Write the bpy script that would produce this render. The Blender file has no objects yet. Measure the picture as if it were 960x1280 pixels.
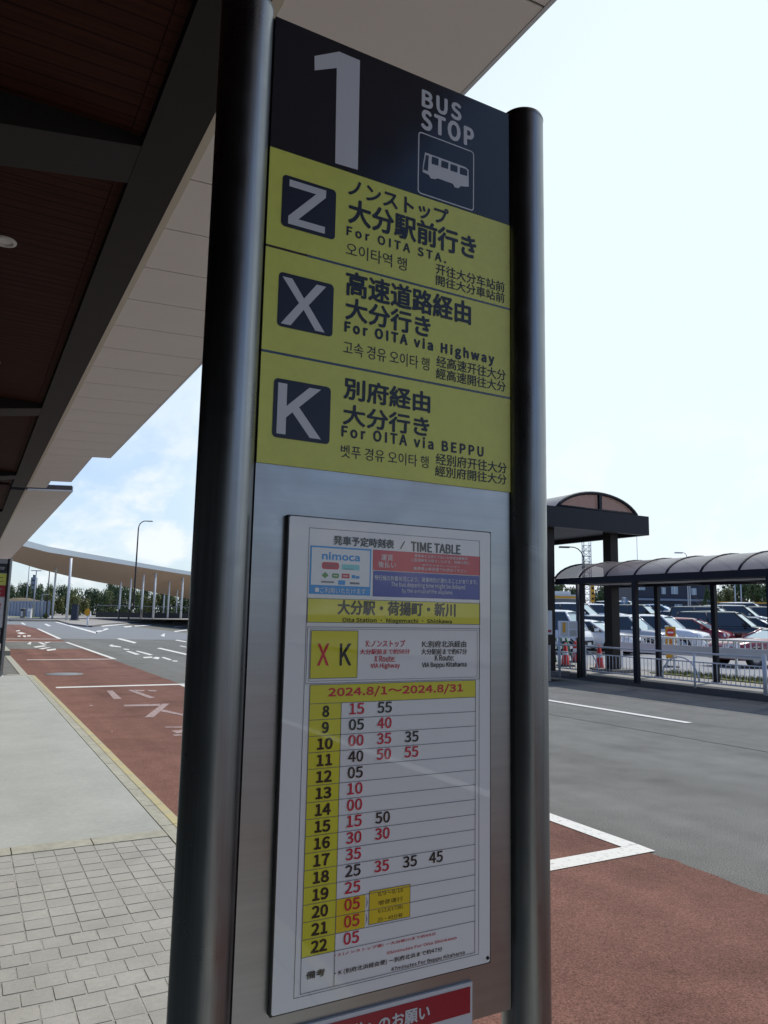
import bpy, bmesh, math, random, os
from mathutils import Vector, Matrix
random.seed(7)
R = math.radians
S = bpy.context.scene
COL = S.collection

# ------------------------------------------------------------------ camera
YAW, PITCH, ROLL, FPX = R(28.725), R(7.811), R(1.140), 940.5
EYE = Vector((0, 0, 1.65))
FWD = Vector((math.sin(YAW) * math.cos(PITCH), math.cos(YAW) * math.cos(PITCH), math.sin(PITCH)))
_r = Vector((math.cos(YAW), -math.sin(YAW), 0)); _u = _r.cross(FWD)
RGT = _r * math.cos(ROLL) + _u * math.sin(ROLL)
UPV = _u * math.cos(ROLL) - _r * math.sin(ROLL)
cam = bpy.data.cameras.new('camera')
cam.sensor_fit = 'VERTICAL'; cam.sensor_height = 24; cam.lens = FPX / 1280 * 24
cam.clip_start = .05; cam.clip_end = 5000
cam_o = bpy.data.objects.new('camera', cam); COL.objects.link(cam_o)
M = Matrix((RGT, UPV, -FWD)).transposed().to_4x4(); M.translation = EYE
cam_o.matrix_world = M
S.camera = cam_o

# ------------------------------------------------------------------ light
SUN_AZ, SUN_EL = R(72), R(61)
world = bpy.data.worlds.new('World'); S.world = world; world.use_nodes = True
def build_world():
    nt = world.node_tree; nt.nodes.clear(); N = nt.nodes.new; L = nt.links.new
    out = N('ShaderNodeOutputWorld'); bg = N('ShaderNodeBackground'); bg.inputs[1].default_value = .10
    L(bg.outputs[0], out.inputs[0])
    sky = N('ShaderNodeTexSky'); sky.sky_type = 'NISHITA'; sky.sun_disc = False
    sky.sun_elevation = SUN_EL; sky.sun_rotation = SUN_AZ
    sky.air_density = 1.0; sky.dust_density = 1.6; sky.ozone_density = 1.5
    tc = N('ShaderNodeTexCoord')
    def math_(op, a, b=None, clamp=False):
        m = N('ShaderNodeMath'); m.operation = op; m.use_clamp = clamp
        for i, v in enumerate((a, b)):
            if v is None: continue
            if isinstance(v, (int, float)): m.inputs[i].default_value = v
            else: L(v, m.inputs[i])
        return m.outputs[0]
    def dot(vec):
        d = N('ShaderNodeVectorMath'); d.operation = 'DOT_PRODUCT'
        L(tc.outputs['Generated'], d.inputs[0]); d.inputs[1].default_value = vec
        return d.outputs['Value']
    def smooth(v, a, b):
        m = N('ShaderNodeMapRange'); m.interpolation_type = 'SMOOTHSTEP'
        L(v, m.inputs[0]); m.inputs[1].default_value = a; m.inputs[2].default_value = b
        return m.outputs[0]
    def noise(scale, detail, rough, stretch=(1, 1, 1), dist=0.0):
        mp = N('ShaderNodeMapping'); L(tc.outputs['Generated'], mp.inputs[0]); mp.inputs['Scale'].default_value = stretch
        n = N('ShaderNodeTexNoise'); L(mp.outputs[0], n.inputs[0])
        n.inputs['Scale'].default_value = scale; n.inputs['Detail'].default_value = detail
        n.inputs['Roughness'].default_value = rough; n.inputs['Distortion'].default_value = dist
        return n.outputs[0]
    # thin bright veil of cloud towards the sun and the sea side of the sky
    az = SUN_AZ
    sun_side = dot((math.sin(az - .1), math.cos(az - .1), 0.1))
    veil = smooth(sun_side, .30, .93)
    wisps = smooth(noise(2.1, 6, .6, (1, 1, 2.2), .4), .42, .72)
    veil = math_('ADD', math_('MULTIPLY', veil, 1.12), math_('MULTIPLY', wisps, math_('MULTIPLY', smooth(sun_side, -.1, .6), .55)), True)
    # low haze belt near the horizon
    z = dot((0, 0, 1))
    belt = math_('MULTIPLY', math_('SUBTRACT', 1, smooth(z, 0.0, .42)), .62)
    veil = math_('MAXIMUM', veil, math_('MULTIPLY', belt, smooth(sun_side, -.45, .5)))
    veil = math_('MAXIMUM', veil, math_('MULTIPLY', smooth(sun_side, .0, .45), .40))
    # cumulus heads low over the far side
    puffs = smooth(noise(7.5, 9, .56, (1, 1, 1.5), .2), .47, .62)
    puffs = math_('MULTIPLY', puffs, math_('SUBTRACT', 1, smooth(z, .10, .34)))
    base = N('ShaderNodeMix'); base.data_type = 'RGBA'
    gain = N('ShaderNodeMix'); gain.data_type = 'RGBA'; gain.blend_type = 'MULTIPLY'; gain.inputs[0].default_value = 1
    L(sky.outputs[0], gain.inputs[6]); gain.inputs[7].default_value = (1.2, 1.42, 1.78, 1)
    L(veil, base.inputs[0]); L(gain.outputs[2], base.inputs[6]); base.inputs[7].default_value = (8.7, 10.0, 10.5, 1)
    top = N('ShaderNodeMix'); top.data_type = 'RGBA'
    L(math_('MULTIPLY', puffs, .9), top.inputs[0]); L(base.outputs[2], top.inputs[6]); top.inputs[7].default_value = (9.6, 10.1, 10.6, 1)
    L(top.outputs[2], bg.inputs[0])
build_world()
sun = bpy.data.lights.new('sun', 'SUN'); sun.energy = 3.1; sun.angle = R(.53); sun.color = (1, .955, .89)
sun_o = bpy.data.objects.new('sun', sun); COL.objects.link(sun_o)
SDIR = Vector((math.sin(SUN_AZ) * math.cos(SUN_EL), math.cos(SUN_AZ) * math.cos(SUN_EL), math.sin(SUN_EL)))
sun_o.rotation_euler = SDIR.to_track_quat('Z', 'Y').to_euler(); sun_o.location = (30, 10, 60)
vs = S.view_settings
vs.view_transform = 'Standard'; vs.look = 'None'; vs.exposure = 0.0; vs.gamma = 1; vs.use_curve_mapping = False
S.cycles.max_bounces = 8; S.cycles.diffuse_bounces = 4; S.cycles.transparent_max_bounces = 12

# ------------------------------------------------------------------ measuring helpers: points on real planes
def ray(px, py): return FWD + RGT * ((px - 480) / FPX) - UPV * ((py - 640) / FPX)
def on_z(px, py, z=0.0): d = ray(px, py); return EYE + d * ((z - EYE.z) / d.z)
def on_y(px, py, y): d = ray(px, py); return EYE + d * (y / d.y)
def on_x(px, py, x): d = ray(px, py); return EYE + d * (x / d.x)
def deep(px, py, q): d = ray(px, py); return EYE + d * q
def lot_z(x, y):
    q = .481 * x + .877 * y
    if x < 18: return 0.0
    return min(max(q - 36, 0) * .045, 1.6)
def ground_at(px, q):
    p = deep(px, 770, q); return Vector((p.x, p.y, lot_z(p.x, p.y)))

# ------------------------------------------------------------------ materials
def mat(name, col, rough=.6, metal=0.0, var=0.0, scale=8.0, bump=0.0, bscale=60.0, spec=.5, coat=0.0, detail=5, var2=0.0, scale2=1.0, stretch=None, rvar=0.0, rscale=3.0, track=0.0):
    m = bpy.data.materials.new(name); m.use_nodes = True; nt = m.node_tree; N = nt.nodes.new; L = nt.links.new
    b = nt.nodes['Principled BSDF']
    b.inputs['Base Color'].default_value = (*col, 1); b.inputs['Roughness'].default_value = rough
    b.inputs['Metallic'].default_value = metal; b.inputs['Specular IOR Level'].default_value = spec
    b.inputs['Coat Weight'].default_value = coat; b.inputs['Coat Roughness'].default_value = .025; b.inputs['Coat IOR'].default_value = 1.62
    if var or bump or var2 or rvar or track:
        tc = N('ShaderNodeTexCoord'); src = tc.outputs['Object']
        if stretch:
            mp = N('ShaderNodeMapping'); mp.inputs['Scale'].default_value = stretch; L(src, mp.inputs[0]); src = mp.outputs[0]
    cur = None
    for v, sc in ((var, scale), (var2, scale2)):
        if not v: continue
        n = N('ShaderNodeTexNoise'); n.inputs['Scale'].default_value = sc; n.inputs['Detail'].default_value = detail
        n.inputs['Roughness'].default_value = .65; L(src, n.inputs[0])
        mr = N('ShaderNodeMapRange'); L(n.outputs[0], mr.inputs[0]); mr.inputs[1].default_value = .25; mr.inputs[2].default_value = .75
        mr.inputs[3].default_value = 1 - v; mr.inputs[4].default_value = 1 + v
        mx = N('ShaderNodeMix'); mx.data_type = 'RGBA'; mx.blend_type = 'MULTIPLY'; mx.inputs[0].default_value = 1
        if cur is None: mx.inputs[6].default_value = (*col, 1)
        else: L(cur, mx.inputs[6])
        L(mr.outputs[0], mx.inputs[7]); cur = mx.outputs[2]
    if track:   # wear along the driving direction plus scattered stains
        for mp_s, sc, amp, lo, hi in (((1.25, .045, 1), 1.0, track, .35, .65), ((1, 1, 1), .9, track * 1.1, .50, .72)):
            mp = N('ShaderNodeMapping'); mp.inputs['Scale'].default_value = mp_s; L(tc.outputs['Object'], mp.inputs[0])
            n = N('ShaderNodeTexNoise'); n.inputs['Scale'].default_value = sc; n.inputs['Detail'].default_value = 5; n.inputs['Distortion'].default_value = .5; L(mp.outputs[0], n.inputs[0])
            mr = N('ShaderNodeMapRange'); L(n.outputs[0], mr.inputs[0]); mr.inputs[1].default_value = lo; mr.inputs[2].default_value = hi
            mr.inputs[3].default_value = 1 + amp * .4; mr.inputs[4].default_value = 1 - amp
            mx = N('ShaderNodeMix'); mx.data_type = 'RGBA'; mx.blend_type = 'MULTIPLY'; mx.inputs[0].default_value = 1
            L(cur, mx.inputs[6]); L(mr.outputs[0], mx.inputs[7]); cur = mx.outputs[2]
    if cur is not None: L(cur, b.inputs['Base Color'])
    if rvar:
        n = N('ShaderNodeTexNoise'); n.inputs['Scale'].default_value = rscale; n.inputs['Detail'].default_value = 6; n.inputs['Roughness'].default_value = .7; n.inputs['Distortion'].default_value = .6
        L(tc.outputs['Object'], n.inputs[0])
        mr = N('ShaderNodeMapRange'); L(n.outputs[0], mr.inputs[0]); mr.inputs[1].default_value = .3; mr.inputs[2].default_value = .7
        mr.inputs[3].default_value = rough - rvar; mr.inputs[4].default_value = rough + rvar; L(mr.outputs[0], b.inputs['Roughness'])
    if bump:
        n = N('ShaderNodeTexNoise'); n.inputs['Scale'].default_value = bscale; n.inputs['Detail'].default_value = 3; L(src, n.inputs[0])
        bp = N('ShaderNodeBump'); bp.inputs['Strength'].default_value = bump; bp.inputs['Distance'].default_value = .01
        L(n.outputs[0], bp.inputs['Height']); L(bp.outputs[0], b.inputs['Normal'])
    return m

def tint_glass(name, col, mixf=.45, rough=.05):
    m = bpy.data.materials.new(name); m.use_nodes = True; nt = m.node_tree; N = nt.nodes.new; L = nt.links.new
    out = nt.nodes['Material Output']; b = nt.nodes['Principled BSDF']
    b.inputs['Base Color'].default_value = (*col, 1); b.inputs['Roughness'].default_value = rough
    t = N('ShaderNodeBsdfTransparent'); t.inputs[0].default_value = (*[min(1, c * 3 + .25) for c in col], 1)
    mx = N('ShaderNodeMixShader'); mx.inputs[0].default_value = mixf
    L(t.outputs[0], mx.inputs[1]); L(b.outputs[0], mx.inputs[2]); L(mx.outputs[0], out.inputs[0])
    return m

MT = {}
MT['asphalt'] = mat('asphalt', (.166, .166, .153), .95, var=.75, scale=105, bump=.5, bscale=130, var2=.10, scale2=3, detail=2.5, spec=.15, track=.13)
MT['asphalt_old'] = mat('asphalt_old', (.20, .21, .215), .95, var=.16, scale=90, bump=.3, bscale=160, var2=.10, scale2=.5, detail=8)
MT['asphalt_seam'] = mat('asphalt_seam', (.115, .115, .108), .95, var=.5, scale=30)
MT['red_asphalt'] = mat('red_asphalt', (.178, .091, .071), .95, var=.6, scale=105, bump=.45, bscale=120, var2=.12, scale2=3, detail=2.5, spec=.15, track=.20)
MT['concrete'] = mat('concrete', (.375, .386, .362), .9, var=.10, scale=26, bump=.15, bscale=120, var2=.15, scale2=1.4, detail=12)
MT['kerb'] = mat('kerb', (.37, .36, .30), .85, var=.20, scale=18, bump=.2, bscale=90, var2=.14, scale2=3)
MT['kerb_dark'] = mat('kerb_dark', (.16, .15, .14), .85, var=.2, scale=18, bump=.2)
def worn_paint(name, under, over, scale, lo, hi):
    m = mat(name, under, .85); nt = m.node_tree; N = nt.nodes.new; L = nt.links.new
    tc = N('ShaderNodeTexCoord'); n = N('ShaderNodeTexNoise'); n.inputs['Scale'].default_value = scale; n.inputs['Detail'].default_value = 7; n.inputs['Roughness'].default_value = .7
    L(tc.outputs['Object'], n.inputs[0]); r = N('ShaderNodeMapRange'); L(n.outputs[0], r.inputs[0]); r.inputs[1].default_value = lo; r.inputs[2].default_value = hi
    mx = N('ShaderNodeMix'); mx.data_type = 'RGBA'; L(r.outputs[0], mx.inputs[0]); mx.inputs[6].default_value = (*under, 1); mx.inputs[7].default_value = (*over, 1)
    L(mx.outputs[2], nt.nodes['Principled BSDF'].inputs['Base Color']); return m
MT['kerb_yellow'] = worn_paint('kerb_yellow', (.37, .35, .27), (.50, .42, .18), 7, .36, .66)
MT['paver'] = mat('paver', (.345, .338, .312), .9, var=.10, scale=60, bump=.15, bscale=140, var2=.16, scale2=2.6)
MT['paver_b'] = mat('paver_b', (.334, .327, .302), .9, var=.10, scale=60, bump=.15, bscale=140, var2=.16, scale2=2.6)
MT['paver_c'] = mat('paver_c', (.354, .346, .318), .9, var=.12, scale=50, bump=.15, bscale=140, var2=.14, scale2=2.6)
MT['joint'] = mat('joint', (.315, .31, .285), .95, var=.3, scale=20)
MT['road_white'] = worn_paint('road_white', (.36, .355, .33), (.68, .67, .625), 26, .33, .46)
MT['worn_white'] = worn_paint('worn_white', (.19, .09, .08), (.40, .32, .31), 20, .30, .62)
MT['island_paving'] = mat('island_paving', (.30, .28, .25), .88, var=.15, scale=4, bump=.1, var2=.1, scale2=.5)
MT['platform'] = mat('platform', (.28, .265, .24), .85, var=.12, scale=9, var2=.12, scale2=1)
MT['lot'] = mat('lot', (.25, .25, .25), .88, var=.12, scale=20, var2=.12, scale2=.3)
MT['earth'] = mat('earth', (.17, .16, .12), .95, var=.2, scale=.2)
MT['grass'] = mat('grass', (.16, .17, .055), .9, var=.35, scale=5, var2=.3, scale2=40)
MT['steel'] = mat('steel', (.215, .22, .23), .32, metal=1, var=.10, scale=4, stretch=(40, 40, .6), var2=.16, scale2=3.5, rvar=.08, rscale=9)
MT['steel_plate'] = mat('steel_plate', (.31, .315, .325), .33, metal=1, var=.025, scale=5, stretch=(.7, 1, 22), var2=.09, scale2=2.2, rvar=.07, rscale=5)
MT['steel_edge'] = mat('steel_edge', (.035, .035, .04), .5, metal=.4)
MT['navy'] = mat('navy', (.005, .007, .018), .14, spec=.38, rvar=.05, rscale=6)
MT['sign_yellow'] = mat('sign_yellow', (.62, .63, .12), .30, spec=.4, var=.05, scale=5, var2=.04, scale2=40)
MT['ink_navy'] = mat('ink_navy', (.008, .011, .028), .3, spec=.35)
MT['sign_white'] = mat('sign_white', (.55, .55, .60), .3)
MT['paper'] = mat('paper', (.74, .735, .77), .5, spec=.1, coat=1)
MT['ink_black'] = mat('ink_black', (.008, .008, .010), .5, spec=.1, coat=1)
MT['ink_red'] = mat('ink_red', (.58, .012, .045), .5, spec=.1, coat=1)
MT['ink_blue'] = mat('ink_blue', (.02, .26, .66), .5, spec=.1, coat=1)
MT['paper_yellow'] = mat('paper_yellow', (.66, .61, .04), .5, spec=.1, coat=1)
MT['paper_amber'] = mat('paper_amber', (.72, .52, .02), .5, spec=.1, coat=1)
MT['paper_red'] = mat('paper_red', (.52, .018, .04), .5, spec=.1, coat=1)
MT['paper_blue'] = mat('paper_blue', (.025, .04, .32), .5, spec=.1, coat=1)
MT['paper_teal'] = mat('paper_teal', (.20, .55, .60), .5, spec=.1, coat=1)
MT['ink_green'] = mat('ink_green', (.10, .26, .05), .5, spec=.1, coat=1)
MT['line_grey'] = mat('line_grey', (.13, .13, .16), .5, spec=.1, coat=1)
MT['case_dark'] = mat('case_dark', (.02, .02, .022), .3)
MT['notice_red'] = mat('notice_red', (.30, .008, .025), .3)
MT['soffit'] = mat('soffit', (.74, .72, .68), .5, var=.03, scale=1.5)
MT['soffit_dark'] = mat('soffit_dark', (.10, .08, .07), .8)
MT['beam'] = mat('beam', (.022, .021, .0195), .6, var=.06, scale=2, spec=.2)
MT['fascia'] = mat('fascia', (.62, .66, .70), .35, metal=.2)
MT['cream'] = mat('cream', (.58, .55, .45), .5)
def wood_mat():
    m = mat('wood_ceiling', (.075, .034, .024), .7, spec=.1); nt = m.node_tree; N = nt.nodes.new; L = nt.links.new
    b = nt.nodes['Principled BSDF']; tc = N('ShaderNodeTexCoord')
    w = N('ShaderNodeTexWave'); w.wave_type = 'BANDS'; w.bands_direction = 'Y'; w.wave_profile = 'SAW'; w.inputs['Scale'].default_value = 2.2
    L(tc.outputs['Object'], w.inputs[0])
    cr = N('ShaderNodeValToRGB'); cr.color_ramp.elements[0].position = .0; cr.color_ramp.elements[0].color = (.006, .004, .004, 1)
    cr.color_ramp.elements[1].position = .16; cr.color_ramp.elements[1].color = (.075, .026, .015, 1)
    L(w.outputs[0], cr.inputs[0])
    mp = N('ShaderNodeMapping'); mp.inputs['Scale'].default_value = (.5, 9, 1); L(tc.outputs['Object'], mp.inputs[0])
    n = N('ShaderNodeTexNoise'); n.inputs['Scale'].default_value = 3; n.inputs['Detail'].default_value = 6; L(mp.outputs[0], n.inputs[0])
    mx = N('ShaderNodeMix'); mx.data_type = 'RGBA'; mx.blend_type = 'MULTIPLY'; mx.inputs[0].default_value = .8
    L(cr.outputs[0], mx.inputs[6]); L(n.outputs[0], mx.inputs[7]); L(mx.outputs[2], b.inputs['Base Color'])
    return m
MT['wood'] = wood_mat()
MT['lamp_ring'] = mat('lamp_ring', (.62, .61, .58), .35)
MT['bronze'] = mat('bronze', (.013, .013, .02), .5, spec=.25)
MT['bronze_brown'] = mat('bronze_brown', (.028, .021, .019), .6, spec=.25)
MT['smoke_roof'] = tint_glass('smoke_roof', (.20, .175, .175), .80, .24)
MT['smoke_pane'] = tint_glass('smoke_pane', (.30, .15, .13), .45, .12)
MT['rail_white'] = mat('rail_white', (.80, .81, .83), .4)
MT['rail_panel'] = mat('rail_panel', (.80, .82, .92), .5)
MT['canopy_edge'] = mat('canopy_edge', (.36, .42, .48), .5)
MT['white_paint'] = mat('white_paint', (.66, .69, .73), .4)
MT['timber_soffit'] = mat('timber_soffit', (.42, .29, .19), .6, var=.08, scale=1.5)
MT['pole_dark'] = mat('pole_dark', (.045, .04, .04), .45, metal=.3)
MT['pole_grey'] = mat('pole_grey', (.42, .45, .48), .45, metal=.3)
MT['cone_red'] = mat('cone_red', (.70, .045, .035), .45)
MT['rubber'] = mat('rubber', (.02, .02, .02), .7)
MT['amber'] = mat('amber', (.68, .33, .02), .5)
MT['green_paint'] = mat('green_paint', (.03, .16, .07), .5)
MT['bark'] = mat('bark', (.10, .075, .055), .9, var=.3, scale=6)
MT['wall_white'] = mat('wall_white', (.58, .59, .58), .7, var=.05, scale=1)
MT['wall_grey'] = mat('wall_grey', (.20, .21, .23), .7, var=.06, scale=1)
MT['wall_blue'] = mat('wall_blue', (.022, .03, .052), .6, var=.08, scale=1)
MT['pane'] = mat('pane', (.05, .065, .08), .08)
MT['pane_pale'] = mat('pane_pale', (.32, .40, .46), .12)
MT['hoarding'] = mat('hoarding', (.20, .235, .30), .6, var=.15, scale=1)
MT['soil'] = mat('soil', (.15, .115, .065), .95, var=.3, scale=1)
MT['dark_wall'] = mat('dark_wall', (.018, .02, .022), .7)
def leaf(name, a, b):
    m = mat(name, a, .55); nt = m.node_tree; N = nt.nodes.new; L = nt.links.new
    g = N('ShaderNodeNewGeometry'); mx = N('ShaderNodeMix'); mx.data_type = 'RGBA'
    L(g.outputs['Random Per Island'], mx.inputs[0]); mx.inputs[6].default_value = (*a, 1); mx.inputs[7].default_value = (*b, 1)
    L(mx.outputs[2], nt.nodes['Principled BSDF'].inputs['Base Color'])
    return m
MT['leaf_dark'] = leaf('leaf_dark', (.026, .052, .015), (.075, .115, .03))
MT['leaf_mid'] = leaf('leaf_mid', (.05, .08, .018), (.13, .165, .045))
MT['leaf_olive'] = leaf('leaf_olive', (.085, .10, .022), (.19, .19, .05))
def paint(name, col, rough=.2): return mat(name, col, rough, spec=.5, coat=.7)
MT['car_white'] = paint('car_white', (.74, .75, .76)); MT['car_silver'] = paint('car_silver', (.42, .44, .45)); MT['car_black'] = paint('car_black', (.012, .012, .015))
MT['car_navy'] = paint('car_navy', (.015, .02, .045)); MT['car_red'] = paint('car_red', (.24, .012, .02)); MT['car_grey'] = paint('car_grey', (.19, .21, .21))
MT['car_blue'] = paint('car_blue', (.10, .22, .42))
MT['car_glass'] = mat('car_glass', (.02, .025, .03), .05, spec=.9); MT['car_trim'] = mat('car_trim', (.015, .015, .017), .5)
MT['windshield_sky'] = mat('windshield_sky', (.28, .40, .45), .05, spec=1.0, coat=.6)  # pale base colour stands in for sky reflected in the glass
MT['tyre'] = mat('tyre', (.018, .018, .018), .8); MT['rim'] = mat('rim', (.45, .46, .48), .3, metal=.8)
MT['headlight'] = mat('headlight', (.7, .72, .75), .08); MT['plate'] = mat('plate', (.7, .7, .66), .5)

# ------------------------------------------------------------------ mesh helpers
def origin(o):
    v = Vector((0, 0, 0))
    while o is not None: v += o.location; o = o.parent
    return v
class MB:
    def __init__(s): s.v = []; s.f = []; s.m = []; s.sm = []
    def add(s, vs, fs, mi=0, sm=False):
        b = len(s.v); s.v += vs
        for f in fs: s.f.append([b + i for i in f]); s.m.append(mi); s.sm.append(sm)
        return s
    def box(s, a, b, mi=0):
        (x0, y0, z0), (x1, y1, z1) = a, b
        x0, x1 = sorted((x0, x1)); y0, y1 = sorted((y0, y1)); z0, z1 = sorted((z0, z1))
        return s.add([(x0, y0, z0), (x1, y0, z0), (x1, y1, z0), (x0, y1, z0), (x0, y0, z1), (x1, y0, z1), (x1, y1, z1), (x0, y1, z1)],
              [(0, 3, 2, 1), (4, 5, 6, 7), (0, 1, 5, 4), (1, 2, 6, 5), (2, 3, 7, 6), (3, 0, 4, 7)], mi)
    def obox(s, c, ax, ay, h, mi=0):
        """box with base centre c, half extents given by vectors ax, ay and height h"""
        c = Vector(c); ax = Vector(ax); ay = Vector(ay); u = Vector((0, 0, h))
        p = [c - ax - ay, c + ax - ay, c + ax + ay, c - ax + ay]
        return s.add(p + [q + u for q in p], [(0, 3, 2, 1), (4, 5, 6, 7), (0, 1, 5, 4), (1, 2, 6, 5), (2, 3, 7, 6), (3, 0, 4, 7)], mi)
    def poly(s, pts, mi=0): return s.add(pts, [tuple(range(len(pts)))], mi)
    def slab(s, pts, dz, mi=0):
        """flat polygon extruded down by dz"""
        n = len(pts); pts = [Vector(p) for p in pts]; lo = [p - Vector((0, 0, dz)) for p in pts]
        fs = [tuple(range(n)), tuple(range(2 * n - 1, n - 1, -1))] + [(i, i + n, (i + 1) % n + n, (i + 1) % n) for i in range(n)]
        return s.add(pts + lo, fs, mi)
    def prism(s, pts, d, mi=0):
        n = len(pts); pts = [Vector(p) for p in pts]; d = Vector(d); lo = [p + d for p in pts]
        fs = [tuple(range(n)), tuple(range(2 * n - 1, n - 1, -1))] + [(i, i + n, (i + 1) % n + n, (i + 1) % n) for i in range(n)]
        return s.add(pts + lo, fs, mi)
    def tube(s, path, r, n=10, mi=0, sm=True, caps=True):
        path = [Vector(p) for p in path]; rs = r if isinstance(r, (list, tuple)) else [r] * len(path)
        rings = []; vs = []
        ref = None
        for i, p in enumerate(path):
            t = (path[min(i + 1, len(path) - 1)] - path[max(i - 1, 0)]).normalized()
            if ref is None: ref = Vector((0, 0, 1)) if abs(t.z) < .9 else Vector((1, 0, 0))
            a = t.cross(ref).normalized(); b = t.cross(a).normalized()
            vs += [p + a * (rs[i] * math.cos(6.28318 * k / n)) + b * (rs[i] * math.sin(6.28318 * k / n)) for k in range(n)]
        fs = [(i * n + k, i * n + (k + 1) % n, (i + 1) * n + (k + 1) % n, (i + 1) * n + k) for i in range(len(path) - 1) for k in range(n)]
        s.add(vs, fs, mi, sm)
        if caps:
            b = len(s.v) - len(vs)
            s.f.append([b + k for k in range(n)][::-1]); s.m.append(mi); s.sm.append(False)
            s.f.append([b + (len(path) - 1) * n + k for k in range(n)]); s.m.append(mi); s.sm.append(False)
        return s
    def lathe(s, c, prof, n=24, mi=0, sm=True, axis='Z'):
        c = Vector(c); vs = []
        for (r, h) in prof:
            for k in range(n):
                a = 6.28318530718 * k / n
                if axis == 'Z': vs.append(c + Vector((r * math.cos(a), r * math.sin(a), h)))
                else: vs.append(c + Vector((r * math.cos(a), h, r * math.sin(a))))
        m = len(prof)
        fs = [(i * n + k, i * n + (k + 1) % n, (i + 1) * n + (k + 1) % n, (i + 1) * n + k) for i in range(m - 1) for k in range(n)]
        return s.add(vs, fs, mi, sm)
    def build(s, name, mats, parent=None, fix=True):
        me = bpy.data.meshes.new(name); o = bpy.data.objects.new(name, me); COL.objects.link(o)
        off = Vector((0, 0, 0))
        if parent is not None: off = origin(parent); o.parent = parent
        me.from_pydata([(v[0] - off.x, v[1] - off.y, v[2] - off.z) for v in s.v], [], s.f)
        for mt in (mats if isinstance(mats, (list, tuple)) else [mats]): me.materials.append(MT[mt])
        for p, mi, sm in zip(me.polygons, s.m, s.sm): p.material_index = mi; p.use_smooth = sm
        if fix and len(s.v) < 6000:
            bm = bmesh.new(); bm.from_mesh(me); bmesh.ops.recalc_face_normals(bm, faces=bm.faces); bm.to_mesh(me); bm.free()
        me.update()
        return o
def structure(o): o['kind'] = 'structure'; return o
def stuff(o): o['kind'] = 'stuff'; return o
def tag(o, label, cat, group=None):
    o['label'] = label; o['category'] = cat
    if group: o['group'] = group
    return o
def thing(name, loc, label, cat, group=None):
    o = bpy.data.objects.new(name, None); COL.objects.link(o); o.location = loc; o.empty_display_size = .2
    return tag(o, label, cat, group)
def copy_tree(o, parent=None):
    c = o.copy(); COL.objects.link(c)
    if parent is not None: c.parent = parent
    for ch in list(o.children): copy_tree(ch, c)
    return c

# lettering ----------------------------------------------------------
_fp = os.path.join(bpy.utils.system_resource('DATAFILES') or '', 'fonts', 'Noto Sans CJK Regular.woff2')
FONT = None
try:
    if os.path.exists(_fp): FONT = bpy.data.fonts.load(_fp)
except Exception: FONT = None
_glyphs = {}
SHAPES = {'Z': [(0, 1), (1, 1), (1, .83), (.27, .155), (1, .155), (1, 0), (0, 0), (0, .17), (.73, .845), (0, .845)],
          'X': [(0, 1), (.22, 1), (.5, .63), (.78, 1), (1, 1), (.61, .51), (1, 0), (.78, 0), (.5, .39), (.22, 0), (0, 0), (.39, .51)],
          'K': [(0, 1), (.20, 1), (.20, .56), (.70, 1), (.97, 1), (.48, .575), (1, 0), (.745, 0), (.335, .455), (.20, .335), (.20, 0), (0, 0)]}
def glyphs(txt, space=1.0):
    k = (txt, space)
    if k in _glyphs: return _glyphs[k]
    if txt in SHAPES:
        r = (SHAPES[txt], [tuple(range(len(SHAPES[txt])))], .7, .75); _glyphs[k] = r; return r
    c = bpy.data.curves.new('text', 'FONT')
    if FONT: c.font = FONT
    c.size = 1; c.resolution_u = 3; c.space_character = space; c.body = txt
    o = bpy.data.objects.new('text', c)
    me = o.to_mesh()
    vs = [v.co.copy() for v in me.vertices]; fs = [tuple(p.vertices) for p in me.polygons]
    o.to_mesh_clear(); bpy.data.objects.remove(o); bpy.data.curves.remove(c)
    if not vs: vs = [Vector((0, 0, 0)), Vector((1, 0, 0)), Vector((1, 1, 0))]; fs = [(0, 1, 2)]
    x0 = min(v.x for v in vs); x1 = max(v.x for v in vs); y0 = min(v.y for v in vs); y1 = max(v.y for v in vs)
    r = ([((v.x - x0) / (x1 - x0), (v.y - y0) / (y1 - y0)) for v in vs], fs, (x1 - x0), (y1 - y0)); _glyphs[k] = r
    return r
def write(mb, txt, x0, z0, x1, z1, y, mi=0, bold=0.0, space=1.0):
    """one line of lettering filling a box; bold = stroke growth as a share of the line height"""
    if txt in SHAPES: bold = 0
    vs, fs, gw, gh = glyphs(txt, space)
    g = bold * (z1 - z0); x0 += g; x1 -= g; z0 += g; z1 -= g
    offs = [(0, 0)] if not bold else [(0, 0)] + [(g * math.cos(R(a)), g * math.sin(R(a))) for a in range(0, 360, 60)]
    for i, (dx, dz) in enumerate(offs):
        mb.add([(x0 + u * (x1 - x0) + dx, y - i * 2e-5, z0 + w * (z1 - z0) + dz) for u, w in vs], fs, mi)
def writep(mb, txt, bl, tr, y, mi=0, bold=0.0, space=1.0):
    a = on_y(*bl, y); b = on_y(*tr, y); write(mb, txt, a.x, a.z, b.x, b.z, y, mi, bold, space)
def rrect(x0, z0, x1, z1, r, y, n=5):
    pts = []
    for cx, cz, a0 in ((x1 - r, z0 + r, -90), (x1 - r, z1 - r, 0), (x0 + r, z1 - r, 90), (x0 + r, z0 + r, 180)):
        for k in range(n + 1):
            a = R(a0 + 90 * k / n); pts.append((cx + r * math.cos(a), y, cz + r * math.sin(a)))
    return pts
def rects(mb, x0, z0, x1, z1, y, mi=0): mb.poly([(x0, y, z0), (x1, y, z0), (x1, y, z1), (x0, y, z1)], mi)
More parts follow.
